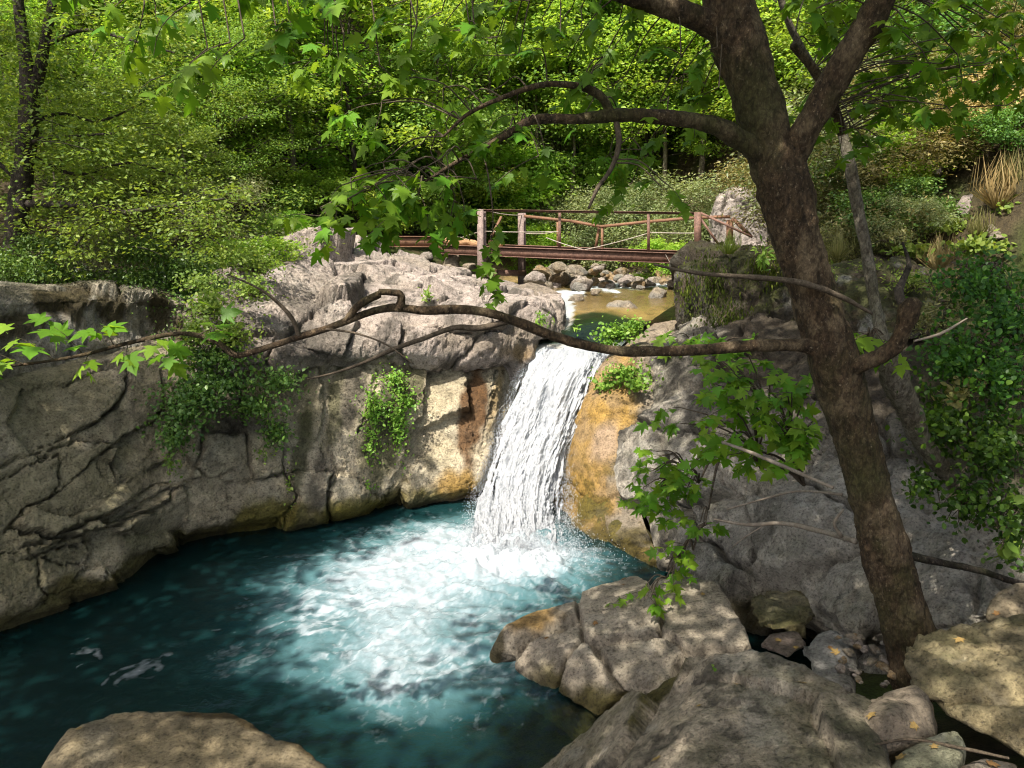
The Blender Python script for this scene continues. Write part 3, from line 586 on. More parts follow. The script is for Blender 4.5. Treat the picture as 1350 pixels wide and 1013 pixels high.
boulder('boulder', [[*pts((1298,818,4.75),(1308,792,4.8),(1340,772,4.9),(1400,768,4.9),(1450,790,4.8),(1450,830,4.6),(1320,830,4.6)), *pts((1320,800,5.5),(1420,800,5.5))]], .022, 'rounded tan boulder at the edge of the frame above the layered slab', amp=.05, seed=54, smooth=6, base=np.array([.36, .29, .19]), alt=np.array([.30, .25, .17]), moss=.1, dark=.5, lichen=.2)
boulder('boulder', [[*pts((1118,948,3.85),(1160,918,3.95),(1205,903,4.0),(1228,920,3.85),(1232,972,3.6),(1152,992,3.55),(1120,975,3.7),(1170,940,3.6)), *pts((1170,950,4.4),(1230,960,4.3),(1180,1010,3.9))]], .018, 'angular brown rock wedged between the two big foreground rocks', amp=.035, seed=55, smooth=2, crack=5, cdepth=.03, cw=.012, base=np.array([.29, .25, .18]), alt=np.array([.36, .30, .23]), moss=.15, dark=.4, lichen=.1)
boulder('boulder', [[*pts((1168,1020,3.4),(1190,990,3.5),(1225,970,3.55),(1262,962,3.55),(1272,985,3.4),(1262,1040,3.15),(1180,1060,3.1)), *pts((1215,1000,4.0),(1270,1000,3.9))]], .018, 'small pale green rock at the bottom edge below the angular brown rock', amp=.035, seed=56, smooth=4, base=np.array([.32, .32, .22]), alt=np.array([.36, .33, .24]), moss=.1, dark=.3, lichen=.3)
boulder('boulder', [[*pts((1262,1010,3.35),(1300,998,3.4),(1345,1005,3.35),(1350,1050,3.1),(1270,1060,3.1)), *pts((1300,1020,3.8))]], .018, 'reddish stone lying lowest in the bottom corner', amp=.03, seed=57, smooth=4, base=np.array([.33, .24, .18]), alt=np.array([.25, .22, .17]), moss=.1, dark=.3, lichen=.3)
boulder('boulder', [[*pts((1048,850,5.2),(1075,830,5.35),(1100,828,5.4),(1122,845,5.3),(1132,880,5.0),(1125,912,4.7),(1090,905,4.8)), *pts((1080,860,6),(1125,870,5.9),(1115,930,5.2))]], .022, 'bluish grey rock lump between the huge rock and the trunk foot', amp=.06, seed=58, smooth=3, crack=5, cdepth=.04, cw=.015, base=np.array([.29, .29, .28]), alt=np.array([.34, .33, .31]), moss=.05, dark=.4, lichen=.2)
boulder('boulder', [[*pts((1002,852,5.7),(1015,836,5.85),(1055,832,5.85),(1064,850,5.6),(1040,868,5.4)), *pts((1030,845,6.3))]], .022, 'flat reddish brown stone in the dark gap behind the huge rock', amp=.03, seed=59, smooth=3, base=np.array([.20, .155, .13]), alt=np.array([.24, .19, .16]), moss=.05, dark=.4, lichen=.1)
boulder('boulder', [[*pts((985,790,7.1),(1010,775,7.3),(1060,780,7.1),(1082,815,6.7),(1060,835,6.4),(1000,830,6.6)), *pts((1020,800,8.2),(1080,810,7.8))]], .028, 'mossy rock in the dark hollow under the grey cliff', amp=.13, seed=60, smooth=2, crack=5, cdepth=.08, cw=.03, base=np.array([.22, .19, .09]), alt=np.array([.32, .28, .18]), moss=.22, dark=.4, lichen=.1)
boulder('boulder', [[*pts((48,1025,4.6),(88,962,5.0),(160,937,5.3),(300,941,5.2),(332,955,5.0),(402,985,4.75),(448,1018,4.5),(470,1120,3.9),(140,1200,3.4)), (-3.4,4.6,-.8),(-1.0,4.4,-.8),(-2.9,3.2,-.6),(-1.2,3.2,-.6),(-2.6,5.6,-.7),(-1.5,5.3,-.7)]], .025,
        'flat tan rock with a dark mossy rim rising from the pool at the bottom edge', amp=.05, seed=61, smooth=6, base=np.array([.35, .285, .175]), alt=np.array([.41, .33, .20]), moss=.03, dark=.2, lichen=.05,
        colf=lambda V, Nn, c: lerp(lerp(c, np.array([.075, .05, .015]), .92 * np.clip(blob(V, 330, 950, 45, 12, 20, .4, .6, 61) + blob(V, 420, 995, 50, 13, 28, .4, .6, 62) + blob(V, 270, 942, 60, 6, 2, .4, .6, 63), 0, 1)), np.array([.14, .14, .12]), .5 * blob(V, 130, 985, 30, 50, 0, .5, .4, 64)))
boulder('boulder', [[*pts((655,392,14.6),(672,378,15.2),(700,370,15.6),(728,384,15.3),(742,400,14.8),(742,440,14.0),(725,480,13.4),(690,482,13.0),(655,440,13.4),(645,410,14.0)), *pts((700,390,17),(740,400,16.4),(690,440,15))]], .03, 'rounded beige boulder under the bridge post at the top of the waterfall', amp=.045, seed=62, crack=4, cdepth=.05, cw=.02, smooth=5, base=np.array([.43, .36, .29]), alt=np.array([.37, .31, .25]), moss=.05, dark=.3, lichen=.1)
boulder('boulder', [[*pts((800,690,10.0),(815,678,10.2),(842,684,10.1),(862,710,9.8),(858,728,9.5),(820,725,9.6),(800,710,9.8)), *pts((850,700,10.6))]], .024, 'small mossy ochre rock at the water below the yellow flank', amp=.05, seed=63, smooth=4, base=np.array([.22, .16, .04]), alt=np.array([.16, .13, .03]), moss=.3, dark=.3, lichen=0)
boulder('boulder', [[*pts((762,660,10.75),(780,645,10.7),(806,658,10.4),(808,692,10.1),(785,702,10.1),(760,692,10.5)), *pts((780,670,11.4))]], .024, 'dripping moss-covered rock knob beside the foot of the waterfall', amp=.06, seed=64, smooth=3, base=np.array([.24, .17, .03]), alt=np.array([.15, .12, .025]), moss=.3, dark=.4, lichen=0)
# moss-draped block that carries the right end of the bridge, ledges behind the tree
boulder('abutment_rock', [[*pts((886,362,13.8),(908,340,14.4),(960,332,14.5),(1020,328,14.2),(1085,338,13.0),(876,440,13.3),(895,468,12.7),(1060,470,11.6),(1090,400,12.0)), *pts((912,338,16.6),(1090,330,16),(900,400,15.5))]], .035, 'dark moss-draped rock block carrying the far end of the footbridge', 'rock', amp=.2, seed=65, crack=12, cdepth=.10, cw=.03, smooth=3, base=np.array([.04, .032, .02]), alt=np.array([.07, .058, .04]), moss=.35, dark=.6, lichen=.2)
boulder('boulder', [[*pts((1078,352,10.8),(1150,338,11.4),(1240,356,10.6),(1262,400,9.6),(1235,445,8.9),(1090,468,9.6),(1076,420,10.2)), *pts((1150,345,13),(1270,360,12),(1180,440,11))]], .035, 'ledge of dark crumbling rock with pale lichen behind the thin stem', amp=.13, seed=66, crack=12, cdepth=.10, cw=.03, smooth=2, base=np.array([.08, .062, .04]), alt=np.array([.15, .12, .08]), moss=.4, dark=.6, lichen=.6)
boulder('boulder', [[*pts((932,326,21),(940,285,21.3),(950,258,21.6),(968,250,22),(1003,250,22),(1022,300,21.4),(1030,335,21)), *pts((945,280,24),(1010,270,24),(1020,330,23))]], .05, 'big pale jagged boulder standing behind the far end of the bridge', amp=.16, seed=67, crack=14, cdepth=.12, cw=.03, aniso=(1, 1, 1), smooth=2, f=1.2, base=np.array([.50, .44, .41]), alt=np.array([.38, .34, .32]), moss=.0, dark=.45, lichen=.2)
for k, (x, y, a, b, d, lab) in enumerate([(1236, 216, 10, 14, 12.6, 'small pale stone poking out of the dry bush on the bank'), (1278, 268, 22, 16, 11.6, 'pale block of stone under the dry bush beside the grass tuft'), (1325, 303, 38, 12, 10.6, 'flat pale rock on the bank path at the edge of the frame'), (1340, 245, 16, 22, 11.4, 'brownish rock face peeping through the bank scrub at the frame edge')]):
    boulder('boulder', [pts((x-a,y+b*.3,d),(x-a*.5,y-b*.8,d+.2),(x+a*.5,y-b,d+.2),(x+a,y,d),(x+a*.6,y+b,d-.2),(x-a*.5,y+b,d-.2),(x,y,d+1),(x,y+b*1.6,d+.5))], .03, lab, amp=.05, seed=70 + k, smooth=2, base=PALE * .9, alt=BEIGE, moss=.05, dark=.4, lichen=.2)
# river stones: eight shapes, placed one by one
STONE = []
for k in range(8):
    r = np.random.default_rng(200 + k); p = nrmz(r.normal(size=(16, 3))) * r.uniform(.75, 1.15, (16, 1)) * np.array([1.15, .95, .72])
    V, F = remesh([p], .13, 3); Nn = vnormals(V, F); V = rough_rock(V, Nn, .14, 200 + k); Nn = vnormals(V, F)
    cc = rock_col(V * .6 + k, Nn, [PALE, GREY * 1.2, BEIGE, np.array([.40, .28, .15])][k % 4], [BEIGE, PALE, GREY, BEIGE][k % 4], .05, .3, .2, 0, 210 + k)
    me = mesh_np('stone', V, F, cc); me.materials.append(M['rock']); STONE.append(me)
def stone(name, p, size, k, label, cat, group):
    o = obj(name, STONE[k % 8], None, label=label, cat=cat, group=group); o.location = [float(a) for a in p]
    s = size * random.uniform(.9, 1.1); o.scale = (s, s * random.uniform(.85, 1.1), s * random.uniform(.8, 1.05)); o.rotation_euler = (random.uniform(-.3, .3), random.uniform(-.3, .3), random.uniform(0, 6.28)); return o
for x, y, a, d, lab in [(552,352,17,19.5,'grey rounded stone behind the pale ledge under the side beam'),(575,362,14,18.6,'pale boulder half hidden by the ledge crest'),(597,357,11,19.0,'white round stone beside the wooden stump'),(618,352,13,20.2,'grey stone under the timber debris of the bridge'),
    (530,341,14,20.5,'angular grey stone below the left side beam'),(560,338,12,21.5,'flat stone behind the grey rounded stone'),(705,362,18,19.2,'tan boulder behind the rear bridge post'),(650,372,10,18.2,'small stone at the foot of the front bridge post'),(765,377,12,17.6,'wet tan rock at the side of the rapids'),
    (762,391,14,16.6,'dark wet rock where the stream bends to the fall'),(786,384,8,17.5,'small pinkish stone in the shallow rapids'),(768,373,15,18.6,'orange stained boulder in the stream below the bridge'),(870,386,15,16.9,'pale rock on the stream bank below the mossy block'),(845,378,8,17.8,'brown stone at the stream bank'),
    (822,403,26,14.9,'dark wet rock hump splitting the current above the fall'),(480,338,16,19.5,'pale block on the crest of the sunlit ledge'),(430,318,20,18.2,'pinkish boulder on top of the sunlit ledge'),(395,322,14,17.5,'cracked pink stone at the back of the ledge'),(735,366,17,20.2,'pale boulder midstream behind the rear post'),(828,368,15,20.6,'pale boulder on the far bank under the railing'),(890,372,17,19.0,'pale boulder below the mossy block'),(805,375,9,19.3,'pale stone breaking the rapids')]:
    stone('stone', P(x, y + a * .25, d), a * d / 1000 * 1.05, int(x) , lab, 'stone', None)
for k in range(80):                                                 # cobbles along the far bank of the stream
    r = random.random(); x = random.uniform(715, 900); d = random.uniform(19.5, 23.5); q = P(x, 0, d); z = max(2.62, float(hgt(q[0], q[1])))
    stone('cobble', (q[0], q[1], z + random.uniform(-.02, .25) * (d - 19) / 3), random.uniform(.10, .24) * (1.9 if r > .8 else 1), k, 'round river cobble on the far bank of the stream under the bridge', 'cobble', 'cobbles on the far bank under the bridge')
for k in range(46):                                                  # pebbles at the foot of the trunk
    x, y = random.uniform(1105, 1185), random.uniform(838, 908); d = 5.25 - (y - 838) * .0075
    stone('pebble', P(x, y, d) + [0, .02, -.01], random.choice([.022, .03, .035, .05]), k, 'pale pebble in the gravel pocket between trunk and foreground rocks', 'pebble', 'pebbles at the trunk foot')
# ================================================================== water
def water_material(name, body_stops):
    m, nt, out = newmat(name); L = nt.links.new; pos = N(nt, 'NewGeometry').outputs['Position']
    fo = N(nt, 'Attribute', attribute_name='foam').outputs['Fac']; ae = N(nt, 'Attribute', attribute_name='air').outputs['Fac']; cl = N(nt, 'Attribute', attribute_name='clear').outputs['Fac']
    n1 = noise(nt, 16, 5, pos, .6); n2 = noise(nt, 60, 3, pos, .6)
    body = ramp(nt, ae, body_stops)
    f2 = mathn(nt, 'ADD', fo, mathn(nt, 'MULTIPLY', mathn(nt, 'SUBTRACT', n1, .5), .4))
    f2 = ramp(nt, f2, [(.12, (0, 0, 0)), (1.0, (1, 1, 1))])
    c = mixc(nt, f2, body, (.33, .365, .39))
    b = bump(nt, n1, .35, .03); b = bump(nt, n2, .25, .008, b)
    p = N(nt, 'BsdfPrincipled', i_IOR=1.33); L(c, p.inputs['Base Color']); L(b, p.inputs['Normal'])
    L(ramp(nt, f2, [(0, (.06, .06, .06)), (1, (.6, .6, .6))]), p.inputs['Roughness'])
    tr = N(nt, 'BsdfTransparent'); tr.inputs[0].default_value = (.80, .86, .74, 1); gl = N(nt, 'BsdfGlossy', i_Roughness=.05); L(b, gl.inputs['Normal'])
    fr = N(nt, 'Fresnel', i_IOR=1.33); L(b, fr.inputs['Normal'])
    mx = N(nt, 'MixShader'); L(fr.outputs[0], mx.inputs[0]); L(tr.outputs[0], mx.inputs[1]); L(gl.outputs[0], mx.inputs[2])
    m2 = N(nt, 'MixShader'); L(mathn(nt, 'MULTIPLY', cl, mathn(nt, 'SUBTRACT', 1.0, f2)), m2.inputs[0]); L(p.outputs[0], m2.inputs[1]); L(mx.outputs[0], m2.inputs[2]); L(m2.outputs[0], out.inputs[0]); return m
M['water'] = water_material('pool_water', [(0, (.002, .011, .011)), (.2, (.006, .027, .029)), (.5, (.055, .12, .13)), (1, (.15, .215, .235))])
M['stream'] = water_material('stream_water', [(0, (.006, .012, .006)), (.12, (.012, .02, .009)), (.35, (.21, .145, .05)), (.7, (.26, .24, .16)), (1, (.33, .40, .42))])
# pool: flow coordinates spread away from the foot of the fall
xs = np.concatenate([np.linspace(-16, -5.6, 40, endpoint=False), np.arange(-5.6, 2.6, .027), np.linspace(2.6, 4, 8)]); ys = np.concatenate([np.linspace(.5, 4.4, 30, endpoint=False), np.arange(4.4, 12.2, .032)])
X, Y = np.meshgrid(xs, ys); Q = xyz(X, Y, 0 * X); px, py = proj(Q)
foot = W(688, 728)
dx, dy = X - foot[0], Y - foot[1]; rr = np.hypot(dx, dy); an = np.arctan2(dx, -dy)
wx = .55 * fbm(Q * .9, 4, 1) + .12 * fbm(Q * 4, 3, 5); wy = .55 * fbm(Q * .9 + 31, 4, 2) + .12 * fbm(Q * 4 + 9, 3, 6)
def pb(x, y, a, b, ang=0, s=.55):                                    # soft patch of aerated water
    o = W(x, y); k = W(x + a, y)[0] - o[0]; l = W(x, y - b)[1] - o[1]; c_, s_ = math.cos(R(ang)), math.sin(R(ang))
    u, v = (X + wx * .7 - o[0]), (Y + wy * .7 - o[1]); return np.exp(-(((u * c_ + v * s_) / k) ** 2 + ((-u * s_ + v * c_) / l) ** 2) * 1.1)
D = np.clip(1.25 * pb(670, 715, 95, 40) + 1.0 * pb(590, 725, 130, 45, -6) + .8 * pb(520, 770, 150, 55, -10) + .55 * pb(560, 850, 140, 55) + .4 * pb(470, 880, 120, 40) + .3 * pb(600, 910, 90, 40) + .5 * pb(740, 755, 70, 25, 20) + .45 * pb(540, 800, 190, 90) + .25 * pb(380, 830, 110, 45, 20) + .2 * pb(790, 735, 60, 20), 0, 1.5)
q = xyz(X + wx, Y + wy, 0 * X)
sw = xyz(X + wx * 1.2, Y + wy * 1.2, 0 * X)
vein = 1 - np.abs(fbm(sw * xyz(2.1, 3.2, 1), 4, 21, .55)) * 2.6; vein2 = 1 - np.abs(fbm(q * xyz(5.5, 8.5, 1) + 4, 4, 23, .6)) * 2.6; vein3 = 1 - np.abs(fbm(q * xyz(13, 19, 1) + 7, 3, 24, .6)) * 2.6
pol = xyz(an * 4.5 + .9 * fbm(Q * 1.1, 3, 61), rr * 1.1 + .5 * fbm(Q * 1.5, 3, 62), 0 * X); vein = .35 * vein + .65 * (1 - np.abs(fbm(pol * xyz(1.6, 1, 1), 4, 63, .6)) * 2.6)
vein2 = .4 * vein2 + .6 * (1 - np.abs(fbm(pol * xyz(4.5, 2.4, 1) + 3, 4, 64, .6)) * 2.6)
frl = fbm(Q * 1.3 + 5, 3, 27); Dc = np.clip(D, 0, 1)
lace = np.clip(.6 * sstep(.50, .90, vein) + .5 * sstep(.52, .92, vein2) + .3 * sstep(.5, .98, vein3), 0, 1)
foam = lace * np.clip(.08 + .75 * Dc + .25 * frl, 0, 1) * sstep(.03, .18, D + .10 * frl) * .68 + sstep(.9, 1.9, D + .2 * fbm(q * 3, 4, 31)) * .8
foam = foam + 1.1 * np.exp(-((dx / .72) ** 2 + ((dy + .12) / .36) ** 2)) * (.75 + .5 * fbm(q * 5, 4, 34)); far = sstep(.10, .5, pb(300, 850, 190, 80, 20)); foam = np.clip(foam + .45 * far * sstep(.58, .88, vein) * sstep(.12, .42, frl) * (.4 + .6 * vein2), 0, 1)
air = np.clip(.70 * D * (.9 + .3 * fbm(q * 2.2, 4, 29) + .25 * fbm(pol * xyz(2.4, 1.2, 1), 4, 65)), 0, 1)
clear = sstep(700, 800, px + 80 * fbm(Q * 1.5, 2, 33)) * sstep(860, 920, py) + .6 * sstep(820, 870, px) * sstep(760, 745, py)
clear = np.clip(clear + .8 * sstep(620, 680, px) * sstep(905, 950, py), 0, .9) * (1 - np.clip(air * 1.5, 0, 1))
boil = np.exp(-(rr / .75) ** 2); amp = .008 + .035 * np.clip(D, 0, 1) + .18 * boil
Z = amp * (1.0 * fbm(q * 2.2, 3, 35) + .8 * (ridged(q * 5, 3, 36) - .6) + .5 * fbm(Q * 14, 3, 37)) + .10 * boil + .012 * fbm(Q * xyz(2.5, 5, 1), 3, 38) + .05 * foam * fbm(Q * 9, 3, 39) * .4
G = xyz(X, Y, Z)
obj('pool_water', mesh_np('pool_water', G, grid_faces(*X.shape), None, {'foam': foam, 'air': air, 'clear': clear}), M['water'], kind='structure', label='dark teal plunge pool with turquoise foam drifting from the fall')
# stream above the fall, down to the lip
SR = [((660,560),(768,560),11.75),((692,500),(792,500),12.25),((700,470),(804,476),12.6),((712,450),(822,454),13.0),((732,430),(852,428),13.7),((742,412),(884,406),14.9),((728,396),(905,392),16.8),((680,384),(905,381),18.9),((630,373),(915,371),21.8),((600,364),(915,363),26),((600,357),(900,357),32)]
rows = []
for (a, b, d) in SR:
    l, r_ = P(*a, d), P(*b, d); rows.append([l, l * .75 + r_ * .25, l * .5 + r_ * .5, l * .25 + r_ * .75, r_])
G = loft(rows, 110, 330); Nn = grid_normals(G); px, py = proj(G)
h = .02 * fbm(G * xyz(3, 2, 1), 3, 41) + .012 * (ridged(G * xyz(9, 5, 1), 3, 42) - .5)
u = np.linspace(-1, 1, G.shape[1])[None] * np.ones(G.shape[:2])
h = h + .10 * np.exp(-((u + .1) / .55) ** 2) * sstep(470, 425, py) * sstep(395, 420, py) * 1.2
rap = np.clip(sstep(395, 386, py) * sstep(370, 377, py) * sstep(.0, .3, fbm(G * xyz(1.2, .7, 1), 3, 43) + .30 - .0014 * np.abs(px - 790)) * 1.2, 0, 1)
edge = blob(G, 745, 410, 14, 30, 0, .5, .4, 71); fo = np.clip(rap * sstep(.45, .8, ridged(G * xyz(5, 3, 1), 4, 44) + .1) + edge * .8 + sstep(446, 468, py + 10 * fbm(G * 5, 3, 45)), 0, 1)
G2 = G + Nn * (h + .05 * rap * fbm(G * 6, 3, 46))[..., None]
obj('stream_water', mesh_np('stream_water', G2, grid_faces(*G.shape[:2]), None, {'foam': fo, 'air': np.clip(.36 * sstep(428, 410, py + 8 * fbm(G * 2, 3, 48)) + rap * .4 + .5 * fo, 0, 1), 'clear': np.clip(.5 * sstep(418, 392, py), 0, 1) * (1 - rap)}), M['stream'], kind='structure', label='shallow clear stream sliding in a dark tongue to the lip of the fall')
# the fall itself
m, nt, out = newmat('falling_water'); L = nt.links.new; pos = N(nt, 'NewGeometry').outputs['Position']
al = N(nt, 'Attribute', attribute_name='solid').outputs['Fac']; th = N(nt, 'Attribute', attribute_name='thick').outputs['Fac']
n1 = noise(nt, 34, 5, pos, .65); n2 = noise(nt, 90, 3, pos, .6)
c = ramp(nt, th, [(.0, (.20, .22, .25)), (.45, (.34, .36, .385)), (1, (.44, .455, .475))])
p = N(nt, 'BsdfPrincipled', i_Roughness=.45); L(c, p.inputs['Base Color']); b = bump(nt, n1, .6, .03); b = bump(nt, n2, .5, .01, b); L(b, p.inputs['Normal'])
t = N(nt, 'BsdfTranslucent'); t.inputs[0].default_value = (.4, .43, .46, 1); mx = N(nt, 'MixShader'); mx.inputs[0].default_value = .28; L(p.outputs[0], mx.inputs[1]); L(t.outputs[0], mx.inputs[2])
a2 = mathn(nt, 'ADD', al, mathn(nt, 'MULTIPLY', mathn(nt, 'SUBTRACT', n1, .5), 1.5)); a2 = ramp(nt, a2, [(.25, (0, 0, 0)), (.6, (1, 1, 1))])
tr = N(nt, 'BsdfTransparent'); m3 = N(nt, 'MixShader'); L(a2, m3.inputs[0]); L(tr.outputs[0], m3.inputs[1]); L(mx.outputs[0], m3.inputs[2]); L(m3.outputs[0], out.inputs[0])
M['fall'] = m
FR = [((588,772),(768,775),9.1),((602,745),(760,750),9.4),((613,718),(752,722),9.82),((622,692),(746,696),10.28),((631,656),(744,658),10.75),((646,605),(752,605),11.25),((664,552),(774,548),11.7),((682,505),(792,498),12.1),((696,478),(802,476),12.42),((704,460),(806,462),12.75)]
def fall_rows(off, wid):
    rows = []
    for (a, b, d) in FR:
        l, r_ = P(*a, d - off), P(*b, d - off); c_ = (l + r_) / 2
        rows.append([c_ + (l - c_) * wid + [0, .18, -.02], c_ + (l - c_) * .55 * wid + [0, .0, 0], c_, c_ + (r_ - c_) * .55 * wid, c_ + (r_ - c_) * wid + [0, .18, -.02]])
    return rows
fall = thing('waterfall', W(685, 712), 'white frothing waterfall pouring between the cliff and the yellow rock', 'waterfall', kind='structure')
for lay, (off, wid, thr) in enumerate(((.0, 1.0, .25), (.10, .93, -.02))):
    G = loft(fall_rows(off, wid), 165, 400); Nn = grid_normals(G); nv, nu = G.shape[:2]
    u = np.linspace(0, 1, nu)[None] * np.ones((nv, 1)); s = np.linspace(4.4, 0, nv)[:, None] * np.ones((1, nu))         # s: metres run down from the lip
    wv = .10 * fbm(xyz(u * 3, s * 1.2, 0 * u), 3, 50 + lay); uu = u + wv * .5
    f1 = ridged(xyz(uu * 7, s * .9, 0 * u + lay * 5), 3, 51); f2 = fbm(xyz(uu * 17, s * 2.0, 0 * u + lay), 4, 52, .62); f3 = fbm(xyz(uu * 55, s * 12, 0 * u), 4, 53, .7); f4 = ridged(xyz(uu * 14, s * 2.2, 0 * u + 3), 4, 54)
    k = sstep(0, 1.2, s); h = (.02 + .10 * k) * (f1 - .6) * 1.3 + (.012 + .05 * k) * f2 + (.003 + .034 * k + .05 * sstep(2.2, 3.2, s)) * f3 + .07 * k * (f4 - .6)
    e = np.minimum(u, 1 - u); sol = thr + 1.1 * sstep(0, .22, e + .22 * f2 + .08 * f3) + .45 * f2 + .25 * f3 - .25 * lay * (1 - k) - (.3 * sstep(.6, .98, u) * sstep(1.2, 2.4, s)) + .3 * (f1 - .6) - 1.5 * sstep(3.1, 4.3, s + .5 * fbm(xyz(u * 6, s * 2, 0 * u), 3, 58)) * (.6 + .8 * f4)
    thk = np.clip(.55 + .5 * f2 + .4 * f3 + .2 * k, 0, 1)
    G2 = G + Nn * h[..., None]
    obj('water_sheet', mesh_np('water_sheet', G2, grid_faces(nv, nu), None, {'solid': sol, 'thick': thk}), M['fall'], fall)
    if lay == 0: FALLG, FALLN = G2, Nn
# spray: single drops thrown off the fall
OCT = np.array([(1,0,-.6),(-.5,.87,-.6),(-.5,-.87,-.6),(0,0,1.5)], float); OF = np.array([(0,1,3),(1,2,3),(2,0,3),(2,1,0)])
n = 22000; nv, nu = FALLG.shape[:2]; r = np.random.default_rng(77)
iv = (nv - 1 - (r.random(n) ** .75 * (nv - 1))).astype(int); iu = (np.clip(np.where(r.random(n) < .55, r.random(n), np.where(r.random(n) < .35, r.normal(.02, .04, n), r.normal(.97, .05, n))), 0, 1) * (nu - 1)).astype(int)
dn = 1 - iv / nv; pos_ = FALLG[iv, iu] + FALLN[iv, iu] * np.abs(r.normal(0, .03 + .10 * dn, n))[:, None] + r.normal(0, 1, (n, 3)) * (.015 + .06 * dn)[:, None] + np.stack([np.where(iu > nu * .9, np.abs(r.normal(0, .12, n)) * dn, 0), 0 * dn, 0 * dn], 1)
n2_ = 6000; a = r.random(n2_) * 6.283; q = np.abs(r.normal(0, .55, n2_)); sp2 = np.stack([foot[0] + .05 + np.cos(a) * q * 1.25, foot[1] - .05 + np.sin(a) * q * .6, np.abs(r.normal(0, .22, n2_)) * np.exp(-q)], 1)
pos_ = np.vstack([pos_, sp2]); pos_ = pos_[pos_[:, 2] > .0]; sz = r.uniform(.0018, .0065, len(pos_)) * np.where(r.random(len(pos_)) > .93, 1.7, 1)
V = (pos_[:, None] + OCT[None] * sz[:, None, None]).reshape(-1, 3); F = (OF[None] + 4 * np.arange(len(pos_))[:, None, None]).reshape(-1, 3)
M['drop'] = simple('water_drops', (.42, .45, .48), (.5, .52, .55), 5, .3, .5, 0, .001)
obj('spray', mesh_np('spray', V, F), M['drop'], fall, kind='stuff')
# ================================================================== footbridge
def beam_vf(p0, p1, w, h, kind='box'):
    p0, p1 = np.asarray(p0, float), np.asarray(p1, float); a = nrmz(p1 - p0); z = np.array([0, 0, 1.0]) if abs(a[2]) < .8 else np.array([.76, -.27, 0.0]); s = nrmz(np.cross(a, z)); u = np.cross(s, a)
    def bx(s0, s1, u0, u1):
        V = np.array([p + s * i + u * j for p in (p0, p1) for i, j in ((s0, u0), (s1, u0), (s1, u1), (s0, u1))])
        return V, np.array([(3,2,1,0),(4,5,6,7),(0,1,5,4),(1,2,6,5),(2,3,7,6),(3,0,4,7)])
    t = max(.012, h * .07)
    if kind == 'I': return join([bx(-t/2, t/2, -h/2+t, h/2-t), bx(-w/2, w/2, h/2-t, h/2), bx(-w/2, w/2, -h/2, -h/2+t)])
    if kind == 'H': return join([bx(-w/2+t, w/2-t, -t/2, t/2), bx(-w/2, -w/2+t, -h/2, h/2), bx(w/2-t, w/2, -h/2, h/2)])
    if kind == 'L': return join([bx(-w/2, w/2, h/2-t, h/2), bx(-w/2, -w/2+t, -h/2, h/2-t)])
    return join([bx(-w/2, w/2, -h/2, h/2)])
def beam(name, p0, p1, w, h, mat, parent, kind='box', label=None):
    V, F = beam_vf(p0, p1, w, h, kind); o = obj(name, mesh_np(name, V, F, smooth=False), M[mat], parent)
    if label: o['label'] = label
    return o
br = thing('footbridge', P(688, 372, 20.5), 'rusty steel footbridge with bent railings spanning the stream above the waterfall', 'footbridge')
A0, A1 = P(582, 329, 20.4), P(900, 341, 18.1); al = nrmz((A1 - A0) * [1, 1, 0]); BK = np.array([-al[1], al[0], 0]) * 1.15
beam('main_beam', A0, A1, .15, .25, 'rust', br, 'I'); beam('main_beam', A0 + BK, A1 + BK, .15, .25, 'rust', br, 'I')
beam('side_beam', P(440, 318, 21.2), P(579, 319, 20.55), .15, .29, 'rust_bright', br, 'I', 'orange rusted side beam of the approach')
beam('end_plate', P(581, 310, 20.5), P(581, 336, 20.5), .12, .07, 'rust_bright', br)
for k in range(21):
    t = (k + .5) / 21; p = A0 * (1 - t) + A1 * t; beam('deck_plank', p + [0, 0, .02] + BK * .06, p + [0, 0, .02] + BK * .94, .24, .04, 'timber', br)
for t in (.1, .4, .7, .95):
    p = A0 * (1 - t) + A1 * t; beam('cross_joist', p + [0, 0, -.08] + BK * .07, p + [0, 0, -.08] + BK * .93, .06, .12, 'rust', br)
fp0, fp1 = P(635, 392, 20), P(635, 276, 20)
beam('front_post', fp0 - [0, 0, .3], fp1, .20, .17, 'steel_grey', br, 'H', 'tall grey-brown post standing on the rock in front')
beam('rear_post', P(688, 380, 20.95), P(688, 281, 20.95), .17, .17, 'steel_grey', br, 'H')
beam('cross_beam', P(656, 360, 20.4), P(692, 360, 20.9), .12, .15, 'rust', br)
ep0, ep1 = P(920, 330, 18), P(920, 280, 18)
beam('end_post', ep0, ep1, .19, .15, 'rust', br, 'H'); eb = P(962, 322, 18.9), P(962, 290, 18.9); beam('end_post', *eb, .17, .15, 'rust_bright', br, 'H')
beam('handrail', fp1 - [0, 0, .03], ep1 - [0, 0, .03], .07, .06, 'rust', br, 'L')
def sag(name, P0, P1, r, mat, s=0, label=None):
    P0, P1 = np.asarray(P0), np.asarray(P1); m = (P0 + P1) / 2 - [0, 0, s]; o = tube_obj(name, [P0, (P0 + m) / 2 - [0, 0, s * .25], m, (P1 + m) / 2 - [0, 0, s * .25], P1], [r] * 5, M[mat], br, 6, 12)
    if label: o['label'] = label
br0, bp = P(690, 285, 20.9), [P(690, 285, 20.9), P(755, 292, 20.3), P(792, 299, 20.0), P(855, 292.5, 19.5), P(920, 287, 19.1), P(963, 286, 18.9)]
for a, b in zip(bp[:-1], bp[1:]): beam('rear_handrail', a, b, .05, .075, 'rust_bright', br, 'box', 'bent orange rail sagging in the middle')
for x, ya, yb, d, w_ in ((738, 279, 331, 19.4, .06), (855, 281, 334, 18.45, .06)): beam('rail_post', P(x, yb, d), P(x, ya, d), w_, .06, 'rust', br, 'L')
